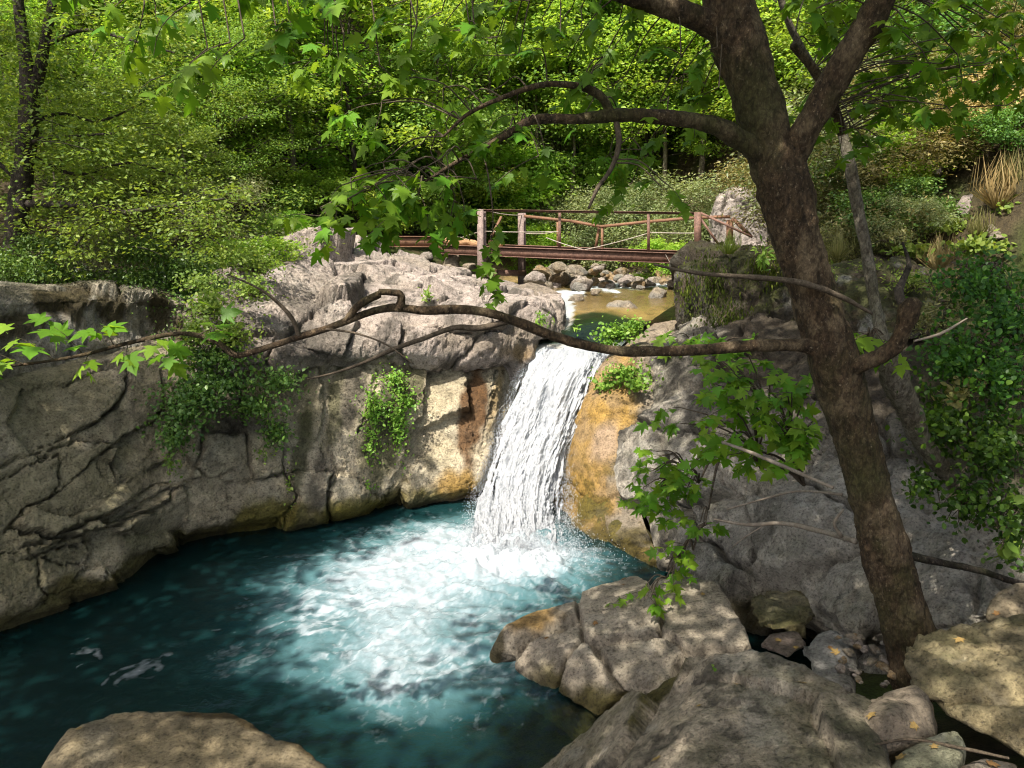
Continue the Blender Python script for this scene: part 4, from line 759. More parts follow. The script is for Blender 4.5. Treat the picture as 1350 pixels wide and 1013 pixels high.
for x, x2, ya, yb, d in ((735.5, 735.5, 291, 330, 20.5), (794, 794, 298, 333, 20.0), (790, 785, 299, 328, 20.15)): beam('rear_rail_post', P(x2, yb, d), P(x, ya, d), .065, .06, 'rust_bright', br)
beam('rail_brace', P(630, 279, 20), P(605, 295.5, 21), .05, .05, 'rust_bright', br); beam('rail_brace', P(661, 286, 20.9), P(648, 312, 20.6), .06, .05, 'rust_bright', br)
beam('rail_brace', P(924, 281, 18), P(992, 313, 17.6), .06, .05, 'rust', br); beam('rail_brace', P(924, 289, 18), P(947, 322, 17.9), .05, .05, 'rust', br); beam('rail_brace', P(966, 288, 18.9), P(990, 312, 18.6), .09, .07, 'rust_bright', br)
for a, b, s in (((604, 315, 21), (634, 305, 20), 0), ((636, 305, 20), (738, 305.5, 19.4), .02), ((720, 313.5, 19.5), (775, 331, 19.1), .02), ((746, 334.5, 19.3), (854, 308, 18.45), .03), ((857, 306.5, 18.4), (918, 307.5, 18), .01), ((693, 308, 20.9), (735, 305.5, 20.4), .03), ((640, 277.5, 20), (690, 284, 20.9), .04)):
    sag('wire', P(*a), P(*b), .012, 'wire', s)
sag('hanging_wire', P(877, 335, 18.2), P(884, 348, 18.2), .008, 'wire')
def log_thing(name, a, b, r0, r1, label, cat, mat='timber', sides=9, rough=.5, sd=0):
    V, F = tube([a, (np.asarray(a) * .6 + np.asarray(b) * .4) + [0, 0, .02], b], [r0, (r0 + r1) / 2, r1], sides, 22, rough, 5, sd); return obj(name, mesh_np(name, V, tri_fix(F)), M[mat], label=label, cat=cat)
log_thing('splintered_log', P(585, 318, 20.7), P(636, 323, 20.3), .11, .08, 'splintered orange log lying on the left end of the bridge', 'log', sd=1)
log_thing('broken_plank', P(600, 313, 21), P(632, 322, 20.5), .03, .045, 'pale broken stick leaning over the log on the bridge', 'wood', 'grey_twig', 6, .4, 2)
log_thing('timber_stub', P(646, 322, 20.5), P(662, 322, 20.3), .09, .08, 'short orange timber stub behind the front bridge post', 'wood', sd=3)
log_thing('tree_stump', P(598, 360, 20.6), P(596, 336, 20.7), .26, .21, 'old brown wooden stump standing under the side beam', 'stump', 'grey_twig', 12, .5, 4)
# ================================================================== leaves
def fold(half, mid, petiole=.0, curl=.25, keel=.10):
    """leaf from its right-hand outline: verts (side, along, up) and triangles"""
    out = [(0, 0)] + half; o = [np.array(p) for p in out] + [np.array((0, mid[1]))]
    right = out; left = [(-x, y) for x, y in half if abs(x) > 1e-6]
    ring = right + left[::-1]; V = [(0, mid[0])] + ring; F = [(0, i + 1, (i + 1) % len(ring) + 1) for i in range(len(ring))]
    V = np.array([(x, y, keel * abs(x) - curl * (x * x + .6 * (y - .3) ** 2)) for x, y in V]); F = np.array(F)
    if petiole: k = len(V); V = np.vstack([V, [(-.012, -petiole, .0), (.012, -petiole, .0), (0, .05, -.02)]]); F = np.vstack([F, [(k, k + 1, k + 2)]])
    return V, F
T_SIMPLE = (np.array([(0,0,0),(.30,.45,.06),(0,1,-.06),(-.30,.45,.06)], float), np.array([(0,1,2),(0,2,3)]))
T_SLIM = (np.array([(0,0,0),(.17,.45,.03),(0,1,-.08),(-.17,.45,.03)], float), np.array([(0,1,2),(0,2,3)]))
T_OVAL = fold([(.2, .12), (.33, .38), (.27, .68), (0, 1.0)], (.45, .4), 0, .2, .18)
LOBE = [(.10,-.05),(.28,-.03),(.50,.05),(.40,.13),(.26,.22),(.40,.30),(.50,.42),(.66,.60),(.50,.56),(.42,.55),(.23,.47),(.27,.62),(.20,.72),(.10,.86),(0,1.05)]
T_PLANE = [fold(LOBE, (.28, .3), .38, c_, k_) for c_, k_ in ((.28, .12), (.5, .2), (.12, .05), (.38, -.12))]
T_BLADE = (np.array([(-.02,0,0),(.02,0,0),(.012,.55,.03),(-.012,.55,.03),(0,1,-.10)], float), np.array([(0,1,2),(0,2,3),(3,2,4)]))
def frames(dirs, nrm):
    y = nrmz(dirs); x = nrmz(np.cross(y, nrm)); z = np.cross(x, y); return x, y, z
def leaves_vf(pos, dirs, nrm, size, T):
    Vt, Ft = T; x, y, z = frames(dirs, nrm); s = np.asarray(size)[:, None, None]
    V = pos[:, None] + s * (Vt[None, :, 0:1] * x[:, None] + Vt[None, :, 1:2] * y[:, None] + Vt[None, :, 2:3] * z[:, None])
    return V.reshape(-1, 3), (Ft[None] + len(Vt) * np.arange(len(pos))[:, None, None]).reshape(-1, 3)
def clump_leaves(C, rad, n, r, flat=.45, up=.75, droop=.25):
    """n leaves spread through every clump centre C (k,3) of radius rad (k)"""
    k = len(C); i = np.repeat(np.arange(k), n); off = r.normal(0, .5, (k * n, 3)) * np.array([1, 1, flat]); pos = C[i] + off * rad[i][:, None]
    d = nrmz(off * [1, 1, .3]) + r.normal(0, .6, (k * n, 3)); d[:, 2] = d[:, 2] * .5 - droop
    nr = np.array([0, 0, up]) + r.normal(0, .45, (k * n, 3)); return pos, d, nr
# ------------------------------------------------------------------ woodland tree and shrub kinds
def make_tree(name, seed, H, CR, leaf, nl, lpc, mat, bark, base=.25, tr=.11, T=T_SIMPLE, flat=.4, label='', cat='tree', group=None, lean=.3, sub=5):
    r = np.random.default_rng(seed); root = thing(name, (0, 0, 0), label, cat, group)
    tp = np.array([[lean * r.normal() * t * t * H * .12 + .06 * H * math.sin(t * 5 + seed) * t * .3, lean * r.normal() * t * H * .05, H * t - .4 * (t == 0)] for t in np.linspace(0, 1, 7)])
    V, F = tube(tp, tr * (1 - .88 * np.linspace(0, 1, 7) ** 1.1), 8, 22, .25, 3, seed)
    wood = [(V, F)]; C, Rd = [], []
    for i in range(nl):
        t = base + (1 - base) * ((i + r.random() * .8) / nl) ** .9; k = t * 6; j = min(int(k), 5); p0 = tp[j] * (1 - k + j) + tp[j + 1] * (k - j)
        prof = CR * (math.sin(math.pi * min(.98, (.18 + .75 * (t - base) / (1 - base)))) ** .7) * r.uniform(.7, 1.15); a = i * 2.4 + r.random() * .9
        d = np.array([math.cos(a), math.sin(a), .0]); rise = r.uniform(.1, .55) * (1.2 - .4 * t)
        path = np.array([p0, p0 + d * prof * .35 + [0, 0, prof * rise * .45], p0 + d * prof * .7 + [0, 0, prof * rise * .75], p0 + d * prof + [0, 0, prof * rise * .8]]) + np.vstack([[0, 0, 0], r.normal(0, .06 * prof, (3, 3))])
        w_ = max(.012, tr * .42 * (1 - .6 * t)); wood.append(tube(path, [w_, w_ * .7, w_ * .4, w_ * .12], 5, 9, 0)); C.append(path[-1]); Rd.append(prof * .34 + .1)
        for q in range(sub):
            f = r.uniform(.3, 1); b = path[0] * (1 - f) + path[-1] * f + [0, 0, prof * rise * .3 * math.sin(f * 3.1)]; e = b + (d * r.uniform(.1, .5) + np.array([-d[1], d[0], 0]) * r.uniform(-.6, .6) + [0, 0, r.uniform(-.12, .28)]) * prof * .5
            wood.append(tube([b, (b + e) / 2 + [0, 0, .03], e], [w_ * .4, w_ * .25, w_ * .1], 4, 5, 0, cap=False)); C.append(e); Rd.append(r.uniform(.18, .32) * CR * .9 + .08)
    V, F = join(wood); obj('trunk', mesh_np('trunk', V, F), M[bark], root, local=True)
    pos, d, nr = clump_leaves(np.array(C), np.array(Rd), lpc, r, flat); V, F = leaves_vf(pos, d, nr, leaf * r.uniform(.6, 1.25, len(pos)), T)
    obj('crown', mesh_np('crown', V, F, smooth=False), M[mat], root, local=True, kind='stuff'); return root
GW = 'sunlit trees of the wood beyond the bridge'
KIND = {
 'b1': make_tree('woodland_tree', 1, 9.5, 3.0, .17, 26, 75, 'leaf_bright', 'pale_bark', .18, .12, label='x', group=GW),
 'b2': make_tree('woodland_tree', 2, 8.0, 3.2, .15, 24, 85, 'leaf_bright', 'dark_bark', .15, .10, label='x', group=GW, flat=.3),
 'm1': make_tree('woodland_tree', 3, 10.5, 2.8, .16, 28, 75, 'leaf_mid', 'dark_bark', .2, .13, label='x', group=GW),
 'm2': make_tree('woodland_tree', 4, 7.0, 2.6, .14, 22, 85, 'leaf_mid', 'pale_bark', .12, .09, label='x', group=GW, flat=.35),
 'f1': make_tree('slender_tree', 5, 8.5, 3.2, .085, 30, 110, 'leaf_mid', 'dark_bark', .16, .11, label='x', group='fine-leaved shade trees', flat=.3, sub=7),
 'f2': make_tree('slender_tree', 6, 7.0, 2.8, .08, 28, 110, 'leaf_mid', 'dark_bark', .10, .10, label='x', group='fine-leaved shade trees', flat=.3, sub=7),
 'p1': make_tree('slim_tree', 21, 8.5, 1.9, .15, 16, 75, 'leaf_bright', 'pale_bark', .52, .085, label='x', group='slim pale-stemmed trees'),
 's1': make_tree('shrub', 7, 1.7, 1.25, .10, 13, 110, 'leaf_bright', 'twig', .05, .03, label='x', cat='shrub', group='shrubs', flat=.5),
 's2': make_tree('shrub', 8, 1.8, 1.3, .075, 14, 150, 'leaf_grey', 'twig', .05, .03, T=T_SLIM, label='x', cat='shrub', group='shrubs', flat=.6),
 's3': make_tree('shrub', 9, 1.5, 1.2, .07, 14, 150, 'leaf_olive', 'twig', .05, .03, T=T_SLIM, label='x', cat='shrub', group='shrubs', flat=.6),
 's4': make_tree('shrub', 10, 1.4, 1.2, .075, 14, 140, 'leaf_dark', 'twig', .05, .03, label='x', cat='shrub', group='shrubs', flat=.5),
 's5': make_tree('shrub', 11, 1.2, 1.1, .07, 13, 130, 'leaf_dry', 'twig', .05, .03, T=T_SLIM, label='x', cat='shrub', group='shrubs', flat=.6)}
USED = set()
def plant(kind, p, s, label, group=None, rz=None, cat=None):
    o = KIND[kind] if kind not in USED else copy_tree(KIND[kind]); USED.add(kind)
    o.location = [float(a) for a in p]; s = np.broadcast_to(s, 3); o.scale = [float(a) for a in s]; o.rotation_euler = (0, 0, random.uniform(0, 6.28) if rz is None else rz)
    o['label'] = label
    if group: o['group'] = group
    return o
def gpt(px, d, dz=-.05):
    x = P(px, 300, d)[0]; return np.array([x, d, float(hgt(x, d)) + dz])
LB = {'b': 'bright tree of the wood', 'm': 'darker tree of the wood'}
TIER = dict(zip((23.5, 25.5, 28, 31, 34.5, 38.5, 43, 49, 56), 'lowest second third fourth fifth sixth seventh eighth topmost'.split()))
COLS = [(90, 'at the left frame edge'), (240, 'above the mossy ledge'), (420, 'above the pale ledge'), (560, 'above the side beam'), (700, 'above the bridge posts'), (880, 'above the bridge railing'), (1010, 'just left of the plane trunk'), (1150, 'right of the plane fork'), (1300, 'above the dry bush'), (9999, 'at the right frame edge')]
rp = random.Random(5)
for d, step in ((23.5, 230), (25.5, 135), (28, 120), (31, 105), (34.5, 95), (38.5, 90), (43, 85), (49, 85), (56, 85)):
    x = -120 + rp.uniform(0, 60)
    while x < 1480:
        dd = d + rp.uniform(-1, 1.2); kk = rp.choice(['b1', 'b2', 'b1', 'b2', 'm2', 'm1'])
        if not (d < 27 and 380 < x < 960) and not (d < 24 and 240 < x < 420): plant(kk, gpt(x, dd), rp.uniform(.62, .95) * (1 + .006 * (d - 24)), LB[kk[0]] + ', ' + TIER[d] + ' row up the slope, ' + [c_ for x_, c_ in COLS if x < x_][0], 'trees of the wood beyond the bridge: ' + ('bright' if kk[0] == 'b' else 'dark'))
        x += step * rp.uniform(.75, 1.3)
# trees standing round the bridge and along the left side
for kk, px, d, s, lab in [('m2', 583, 23.0, (.85, .85, .95), 'slim pale-stemmed tree right behind the splintered log of the bridge'), ('m2', 600, 24, .9, 'thin-stemmed tree beside the slim pale one behind the bridge'), ('b2', 470, 22, .95, 'tree with a dark stem above the side beam of the bridge'),
    ('b1', 390, 21, .8, 'low yellow-green tree behind the crest of the pale ledge'), ('m2', 300, 19.5, .75, 'small tree over the left end of the pale ledge'), ('m1', 760, 27.5, .95, 'dark tree behind the middle of the bridge railing'), ('b2', 850, 27, .85, 'light tree behind the right half of the bridge railing'), ('m1', 700, 30, 1.0, 'tall tree up the stream behind the rear post'), ('b1', 920, 26, .9, 'leafy tree behind the big pale boulder')]:
    plant(kk, gpt(px, d), s, lab, rz=1.0)
for kk, px, d, s, lab in [('f2', -150, 13, 1.1, 'fine-leaved tree just outside the frame edge on the ledge'), ('f2', 300, 18.5, .7, 'light fine-leaved tree beside the pale ledge'), ('f2', 70, 22, 1.0, 'fine-leaved tree deeper in the wood at the left side'), ('f1', -60, 20, 1.1, 'fine-leaved tree far back at the left side')]:
    plant(kk, gpt(px, d), s, lab)
for kk, px, d, s, lab in [('m2', 30, 17.5, .62, 'low green tree filling the gap behind the dark stem'), ('b2', 120, 18.5, .62, 'low bright tree behind the middle of the mossy ledge'), ('m2', 200, 17.5, .55, 'low green tree behind the end of the mossy ledge'), ('b1', 250, 20.5, .7, 'bright tree above the gully bush'), ('b2', -40, 19, .7, 'bright tree at the frame edge behind the ledge'), ('b2', 330, 22, .75, 'bright tree above the left end of the pale ledge'), ('b1', 160, 22, .75, 'bright tree second behind the mossy ledge'), ('m2', 80, 15.8, .45, 'small green tree close behind the mossy ledge'), ('m2', 250, 16.5, .42, 'small green tree close behind the gully')]:
    plant(kk, gpt(px, d), s, lab)
for kk, px, d, s, lab in [('s4', 40, 11.6, (.6, .6, 1.0), 'dark shrub at the foot of the dark-stemmed tree'), ('s2', 130, 12.5, (.5, .5, .8), 'grey-green shrub on the mossy ledge'), ('s4', 205, 12.2, (.7, .7, 1.1), 'dark shrub on the end of the mossy ledge'), ('s4', 262, 12.6, .75, 'shrub filling the gully beside the mossy ledge'), ('s1', 330, 13.8, .7, 'bright shrub at the left end of the pale ledge'), ('s4', 300, 12.4, .6, 'low dark shrub in the gully below the bright shrub'), ('s2', 300, 16.5, .9, 'grey-green bush behind the gully'), ('s1', 370, 18.2, .6, 'yellow-green tuft of shrub on the pale ledge crest'),
    ('s1', 500, 22.3, .9, 'bright shrub behind the side beam'), ('s1', 450, 24.5, 1.5, 'large bright shrub up the slope from the side beam'), ('s1', 530, 25, 1.6, 'large bright shrub between the dark-stemmed and the slim tree'), ('s1', 620, 24.8, 1.3, 'large bright shrub just behind the front post'), ('s1', 660, 27, 1.7, 'large bright shrub on the slope behind the bridge posts'), ('s1', 780, 28, 1.7, 'large bright shrub on the slope over the middle of the railing'), ('s1', 860, 28.5, 1.6, 'large bright shrub on the slope over the right half of the railing'), ('s2', 700, 28.5, 1.6, 'large grey bush on the slope behind the rear post'), ('s1', 400, 26, 1.7, 'large bright shrub behind the pale ledge crest'), ('s1', 340, 24.5, 1.5, 'large bright shrub above the gully'), ('s1', 280, 25, 1.7, 'large bright shrub over the end of the mossy ledge'), ('s4', 560, 23, .9, 'dark shrub between the slim stems behind the bridge'), ('s1', 420, 21, .9, 'bright shrub behind the pinkish boulder'), ('s2', 820, 24.5, 1.3, 'grey-green bush behind the bridge railing, middle'), ('s2', 890, 23, 1.3, 'grey-green bush beside the big pale boulder'), ('s1', 870, 21.8, .7, 'bright low shrub under the right end of the bridge'), ('s2', 760, 26, 1.3, 'grey-green bush behind the bridge railing, nearer the rear post'), ('s1', 700, 25, .9, 'bright shrub on the bank behind the rear bridge post'), ('s4', 640, 25.5, 1.1, 'dark shrub behind the front bridge post'),
    ('s2', 1110, 14.5, 1.3, 'grey-green bush behind the thin stem'), ('s3', 1160, 13.5, 1.15, 'olive bush on the bank behind the thin stem'), ('s2', 1150, 16.5, 1.5, 'tall grey bush up the bank behind the olive bush'), ('s3', 1220, 15, 1.3, 'olive bush above the small pale stone'), ('s5', 1290, 12.4, .95, 'sunlit dry straw-coloured bush on the bank'), ('s3', 1335, 12.8, 1.0, 'olive bush beside the dry bush at the frame edge'), ('s3', 1250, 13.2, .75, 'small olive bush next to the small pale stone'), ('s1', 1240, 14.5, 1.0, 'fresh green shrub above the small olive bush'), ('s4', 1330, 11.6, .6, 'dark shrub at the frame edge below the dry bush'), ('s1', 1195, 13.4, .8, 'fresh green shrub in the middle of the bank'), ('s4', 1290, 15, 1.4, 'dark shrub behind the dry bush'), ('s1', 1350, 14.5, 1.2, 'fresh green shrub at the frame edge above the dry bush'), ('s4', 1120, 15.5, 1.2, 'dark shrub between plane trunk and thin stem'), ('s2', 1320, 16, 1.5, 'grey bush above the dry bush'), ('s3', 1090, 12.6, .7, 'low olive bush just right of the trunk'), ('s3', 1390, 14, 1.3, 'olive bush at the frame corner of the bank'), ('s4', 1180, 12.2, .7, 'dark shrub under the olive bush'), ('s2', 1205, 11.5, .45, 'small grey plant on the lichen ledge'), ('s2', 1250, 19, 1.8, 'grey bush high on the bank'), ('s3', 1060, 17, 1.3, 'olive bush behind the fork of the plane tree')]:
    plant(kk, gpt(px, d), s, lab)
for px, d, s, lab in [(255, 21, 1.0, 'slim stem over the end of the mossy ledge'), (345, 22, 1.05, 'slim stem over the left end of the pale ledge'), (425, 23, 1.1, 'slim stem behind the crest of the pale ledge'), (520, 23.5, 1.1, 'slim stem over the side beam'), (640, 26.5, 1.1, 'slim stem behind the front post'), (712, 27, 1.15, 'slim stem just right of the rear post'), (752, 26.5, 1.0, 'slim stem over the left part of the railing'), (812, 27.5, 1.1, 'slim stem over the middle of the railing'), (872, 26.5, 1.05, 'slim stem over the right part of the railing'), (180, 20, 1.0, 'slim stem in the wood over the mossy ledge')]:
    plant('p1', gpt(px, d), s, 'thin pale-stemmed tree: ' + lab)
for kk, px, d, s in [('m2', 1200, 17.5, .8), ('m1', 1300, 19, .8), ('b2', 1120, 18, .75), ('m2', 1360, 15.5, .7), ('m2', 1150, 20, 1.0), ('m1', 1260, 21, 1.0), ('b2', 1330, 18, .9), ('m2', 1060, 22, 1.0), ('b2', 1010, 24, .9), ('m1', 1400, 17, 1.0)]:
    plant(kk, gpt(px, d), s, 'green tree on the upper bank, ' + ('nearer' if d < 19 else 'farther') + ' one, ' + ('bright' if kk[0] == 'b' else 'dull') + ' leaves, ' + [c_ for x_, c_ in COLS if px < x_][0], 'trees on the upper bank')
# ------------------------------------------------------------------ the plane tree
def lim(a):                                                           # (x, y, depth, width in photo px) -> points, radii
    return [P(x, y, d) for x, y, d, w_ in a], [w_ * .5 * d / FPX * 1.02 for x, y, d, w_ in a]
pt = thing('plane_tree', P(1195, 850, 4.95), 'big leaning plane tree with mottled bark and long bare low limb across the view', 'tree')
TR = [(1222,905,4.85,93),(1208,862,4.9,74),(1190,810,4.95,65),(1168,730,5.0,62),(1145,640,5.05,55),(1120,550,5.1,56),(1098,475,5.12,62),(1080,410,5.15,56),(1055,330,5.2,55),(1034,250,5.25,63),(1015,190,5.3,56),(993,115,5.35,56),(972,50,5.4,62),(955,-20,5.4,53),(935,-130,5.4,44),(905,-300,5.3,34),(880,-520,5.1,23),(870,-800,4.8,11)]
p_, r_ = lim(TR); V, F = tube(p_, r_, 60, 400, .12, 5, 3)
obj('trunk', mesh_np('trunk', V, tri_fix(F)), M['bark'], pt)
LIMBS = {
 'fork': [(1026,262,5.25,52),(1042,215,5.25,40),(1062,172,5.2,36),(1090,122,5.15,33),(1118,75,5.1,34),(1150,22,5.05,33),(1180,-40,5.0,28),(1210,-160,4.9,22),(1250,-330,4.7,16),(1290,-560,4.5,9)],
 'top': [(965,45,5.4,44),(925,27,5.35,29),(880,10,5.3,25),(835,-4,5.25,23),(760,-30,5.15,20),(640,-62,5.0,17),(500,-75,4.8,14),(360,-70,4.6,11),(220,-55,4.5,8),(90,-45,4.4,5)],
 'mid': [(1012,212,5.3,44),(985,190,5.25,28),(945,167,5.2,23),(890,156,5.15,19),(820,152,5.1,17),(760,157,5.05,13),(702,159,5.0,11),(668,178,4.95,9),(636,196,4.9,7),(600,215,4.85,5),(560,240,4.8,3)],
 'mid2': [(808,154,5.1,13),(792,128,5.1,11),(766,115,5.05,9),(715,112,5.0,7),(660,130,4.95,6),(615,152,4.9,5),(585,180,4.85,3)],
 'drop': [(812,156,5.1,8),(816,190,5.08,7),(806,222,5.05,6),(788,248,5.0,5),(776,275,5.0,3)],
 'low': [(1088,462,5.1,42.2),(1062,456,5.05,19.4),(1005,455,5.0,15.8),(940,460,4.95,15.0),(880,463,4.9,14.1),(820,463,4.85,13.2),(770,455,4.8,13.2),(720,440,4.78,13.2),(680,424,4.75,13.2),(640,412,4.72,12.3),(600,408,4.7,11.4),(560,410,4.68,11.4),(520,406,4.66,10.6),(490,411,4.64,9.7),(440,430,4.62,9.7),(390,446,4.6,8.8),(340,462,4.58,7.9),(310,468,4.56,7.9),(284,450,4.54,7.0),(240,440,4.5,6.2),(180,450,4.45,5.3),(100,470,4.4,4.4),(20,482,4.35,3.5),(-50,488,4.3,2.6)],
 'low2': [(668,424,4.75,8),(630,433,4.72,8),(600,432,4.7,7),(560,446,4.66,6.5),(520,460,4.62,6),(480,478,4.58,5),(440,492,4.55,3),(405,500,4.5,2)],
 'snag': [(524,408,4.66,12),(529,398,4.64,11),(527,388,4.62,10),(515,386,4.6,9),(500,385,4.58,9)],
 'snag2': [(455,424,4.62,9),(475,402,4.6,10),(500,388,4.58,9)],
 'stick': [(395,444,4.6,7),(385,420,4.58,6),(365,398,4.55,4.5),(340,380,4.5,3),(300,362,4.45,2)],
 'stick2': [(430,434,4.6,3),(470,440,4.58,3),(510,455,4.56,2.5),(545,480,4.55,2)],
 'back': [(1045,60,5.6,9),(1075,95,5.7,11),(1098,140,5.8,13),(1110,175,5.9,14)],
 'upper': [(960,-40,5.4,40),(1010,-120,5.2,30),(1080,-220,5.0,24),(1200,-300,4.8,16),(1330,-330,4.6,8)],
 'stub': [(1100,494,5.1,34),(1128,483,5.0,24),(1158,471,4.95,21),(1182,455,4.92,22),(1192,432,4.9,21),(1198,412,4.9,27),(1206,396,4.9,18)],
 'twigr': [(1150,414,4.95,4),(1110,392,4.95,7),(1060,374,4.93,8),(1010,367,4.9,7),(950,363,4.88,6),(905,358,4.85,5),(862,349,4.8,3)]}
SK = []
for k, a in LIMBS.items():
    p_, r_ = lim(a); wd = max(q[3] for q in a); V, F = tube(p_, r_, 18 if wd > 25 else 12 if wd > 9 else 7, 14 * len(a) if wd > 9 else 7 * len(a), .22 if wd > 12 else .3, 7, len(a))
    obj('limb' if wd > 20 else 'branch', mesh_np('branch', V, tri_fix(F)), M['bark' if wd > 9 else 'twig'], pt)
    if k in ('top', 'mid', 'mid2', 'drop', 'fork', 'upper', 'low', 'back'): SK.append(spline(np.array(p_), 60))
SKP = np.vstack(SK[:-1] if len(SK) > 7 else SK)
LEAVES = []; TWIGS = []
def spray(S, E, n, size, r, droop=.5, hang=.35):
    """a twig from S to E bearing n plane leaves"""
    S, E = np.asarray(S, float), np.asarray(E, float); L = np.linalg.norm(E - S); m = (S + E) / 2 + r.normal(0, .06 * L, 3) + [0, 0, .10 * L]
    tw = spline([S, m, E], 12); TWIGS.append(tube(tw[::3], np.linspace(.004, .0015, 4), 5, 8, 0, cap=False))
    d0 = nrmz(E - S); side = nrmz(np.cross(d0, [0, 0, 1.0]) + 1e-6)
    for i in range(n):
        t = .25 + .75 * (i + r.random() * .5) / n; p = tw[min(11, int(t * 11.99))]; sg = 1 if i % 2 else -1
        d = d0 * r.uniform(.2, .9) + side * sg * r.uniform(.3, 1.1) + [0, 0, -droop * r.uniform(.4, 1.6)] + r.normal(0, .2, 3)
        nn = np.array([0, -hang * r.uniform(-.6, 1.8), 1.0]) + r.normal(0, .38, 3); s = size * r.uniform(.6, 1.15); y = nrmz(d); LEAVES.append((p + y * s * .36, y, nn, s))
def area(x0, x1, y0, y1, d0, d1, cnt, nl, size, seed, ln=.5, dirx=(-.7, .3), dirz=(-.6, .1), src=SKP):
    r = np.random.default_rng(seed)
    for _ in range(cnt):
        d = r.uniform(d0, d1); S = P(r.uniform(x0, x1), r.uniform(y0, y1), d); E = S + np.array([r.uniform(*dirx), r.uniform(-.35, .35), r.uniform(*dirz)]) * ln
        B = src[np.argmin(((src - S) ** 2).sum(1) + .8 * np.maximum(0, S[2] - src[:, 2]))]; m = (B + S) / 2 + [0, 0, .06]
        TWIGS.append(tube([B, m, S], [.0055, .0048, .004], 5, 8, 0, cap=False)); spray(S, E, r.integers(max(2, nl - 2), nl + 3), size, r)
area(60, 330, -60, 15, 4.0, 5.0, 8, 6, .108, 1); area(250, 330, -10, 80, 4.3, 4.8, 4, 5, .108, 2, dirz=(-.9, -.3)); area(330, 560, -40, 60, 4.2, 5.4, 14, 7, .108, 3); area(420, 560, 30, 140, 4.4, 5.4, 8, 6, .108, 4)
area(520, 720, 90, 210, 4.7, 5.3, 13, 7, .108, 5); area(480, 640, 190, 270, 4.6, 5.1, 19, 8, .108, 6, dirz=(-.7, 0)); area(420, 560, 230, 300, 4.5, 5.0, 8, 7, .108, 7)
area(640, 840, -50, 90, 4.8, 6.0, 18, 7, .108, 8); area(700, 960, 60, 170, 5.0, 6.2, 13, 7, .108, 9); area(800, 960, 150, 260, 5.0, 5.8, 8, 6, .108, 10); area(560, 700, -40, 60, 4.6, 5.6, 8, 6, .108, 17)
area(1060, 1340, -40, 90, 4.8, 6.5, 38, 8, .108, 11, dirx=(-.4, .7)); area(1120, 1330, 60, 160, 5.2, 6.4, 22, 7, .108, 12, dirx=(-.3, .7)); area(1080, 1180, 90, 210, 5.0, 5.8, 8, 5, .108, 13)
lowp = SK[5] if len(SK) > 5 else SKP
rr_ = np.random.default_rng(14)
for (x, y, d, x2, y2, n) in [(30, 480, 4.35, -30, 455, 6), (70, 474, 4.4, 10, 440, 6), (110, 468, 4.42, 60, 425, 6), (150, 456, 4.45, 130, 425, 5), (190, 450, 4.46, 225, 470, 4), (230, 442, 4.5, 215, 480, 3), (275, 446, 4.54, 285, 405, 4), (260, 443, 4.5, 300, 440, 4), (120, 466, 4.4, 110, 490, 3), (20, 482, 4.3, -60, 470, 5), (170, 452, 4.45, 165, 475, 3)]:
    spray(P(x, y, d), P(x2, y2, d - .1), n, .135, rr_, .4, .5)
# the sprig that hangs in front of the bridge posts
TWIGS.append(tube([P(*q) for q in ((636, 196, 4.9), (645, 240, 4.85), (650, 290, 4.82), (646, 340, 4.8), (650, 380, 4.8))], [.006, .005, .004, .003, .002], 5, 24, 0, cap=False))
for y in range(292, 400, 9): spray(P(648, y, 4.8), P(648 + rr_.uniform(-14, 16), y + 14, 4.78), 2, .085, rr_, .8, .7)
V, F = join(TWIGS); obj('twigs', mesh_np('twigs', V, F), M['twig'], pt, kind='stuff')
def leaf_parts(leaves, parent, mat, nmax=300):
    """the leaves that show largest become parts of their own, the rest one part"""
    pos = np.array([l[0] for l in leaves]); d = np.array([l[1] for l in leaves]); nr = np.array([l[2] for l in leaves]); s = np.array([l[3] for l in leaves])
    px, py = proj(pos); app = np.where((px > -20) & (px < 1370) & (py > -15) & (py < 1030), s / pos[:, 1], 0); order = np.argsort(-app); x, y, z = frames(d, nr)
    meshes = []
    for T in T_PLANE: me = mesh_np('leaf', T[0], T[1], smooth=True); me.materials.append(mat); meshes.append(me)
    for i in order[:nmax]:
        o = obj('leaf', meshes[i % 4], None, parent); Mx = Matrix([[x[i, 0], y[i, 0], z[i, 0], 0], [x[i, 1], y[i, 1], z[i, 1], 0], [x[i, 2], y[i, 2], z[i, 2], 0], [0, 0, 0, 1]])
        o.matrix_basis = Matrix.Translation(Vector([float(a) for a in pos[i]])) @ Mx @ Matrix.Scale(float(s[i]), 4)
    rest = order[nmax:]
    if len(rest):
        vf = [leaves_vf(pos[rest[k::4]], d[rest[k::4]], nr[rest[k::4]], s[rest[k::4]], T_PLANE[k]) for k in range(4) if len(rest[k::4])]
        V, F = join(vf); obj('foliage', mesh_np('foliage', V, F), mat, parent, kind='stuff')
leaf_parts(LEAVES, pt, M['leaf_plane'], 300)
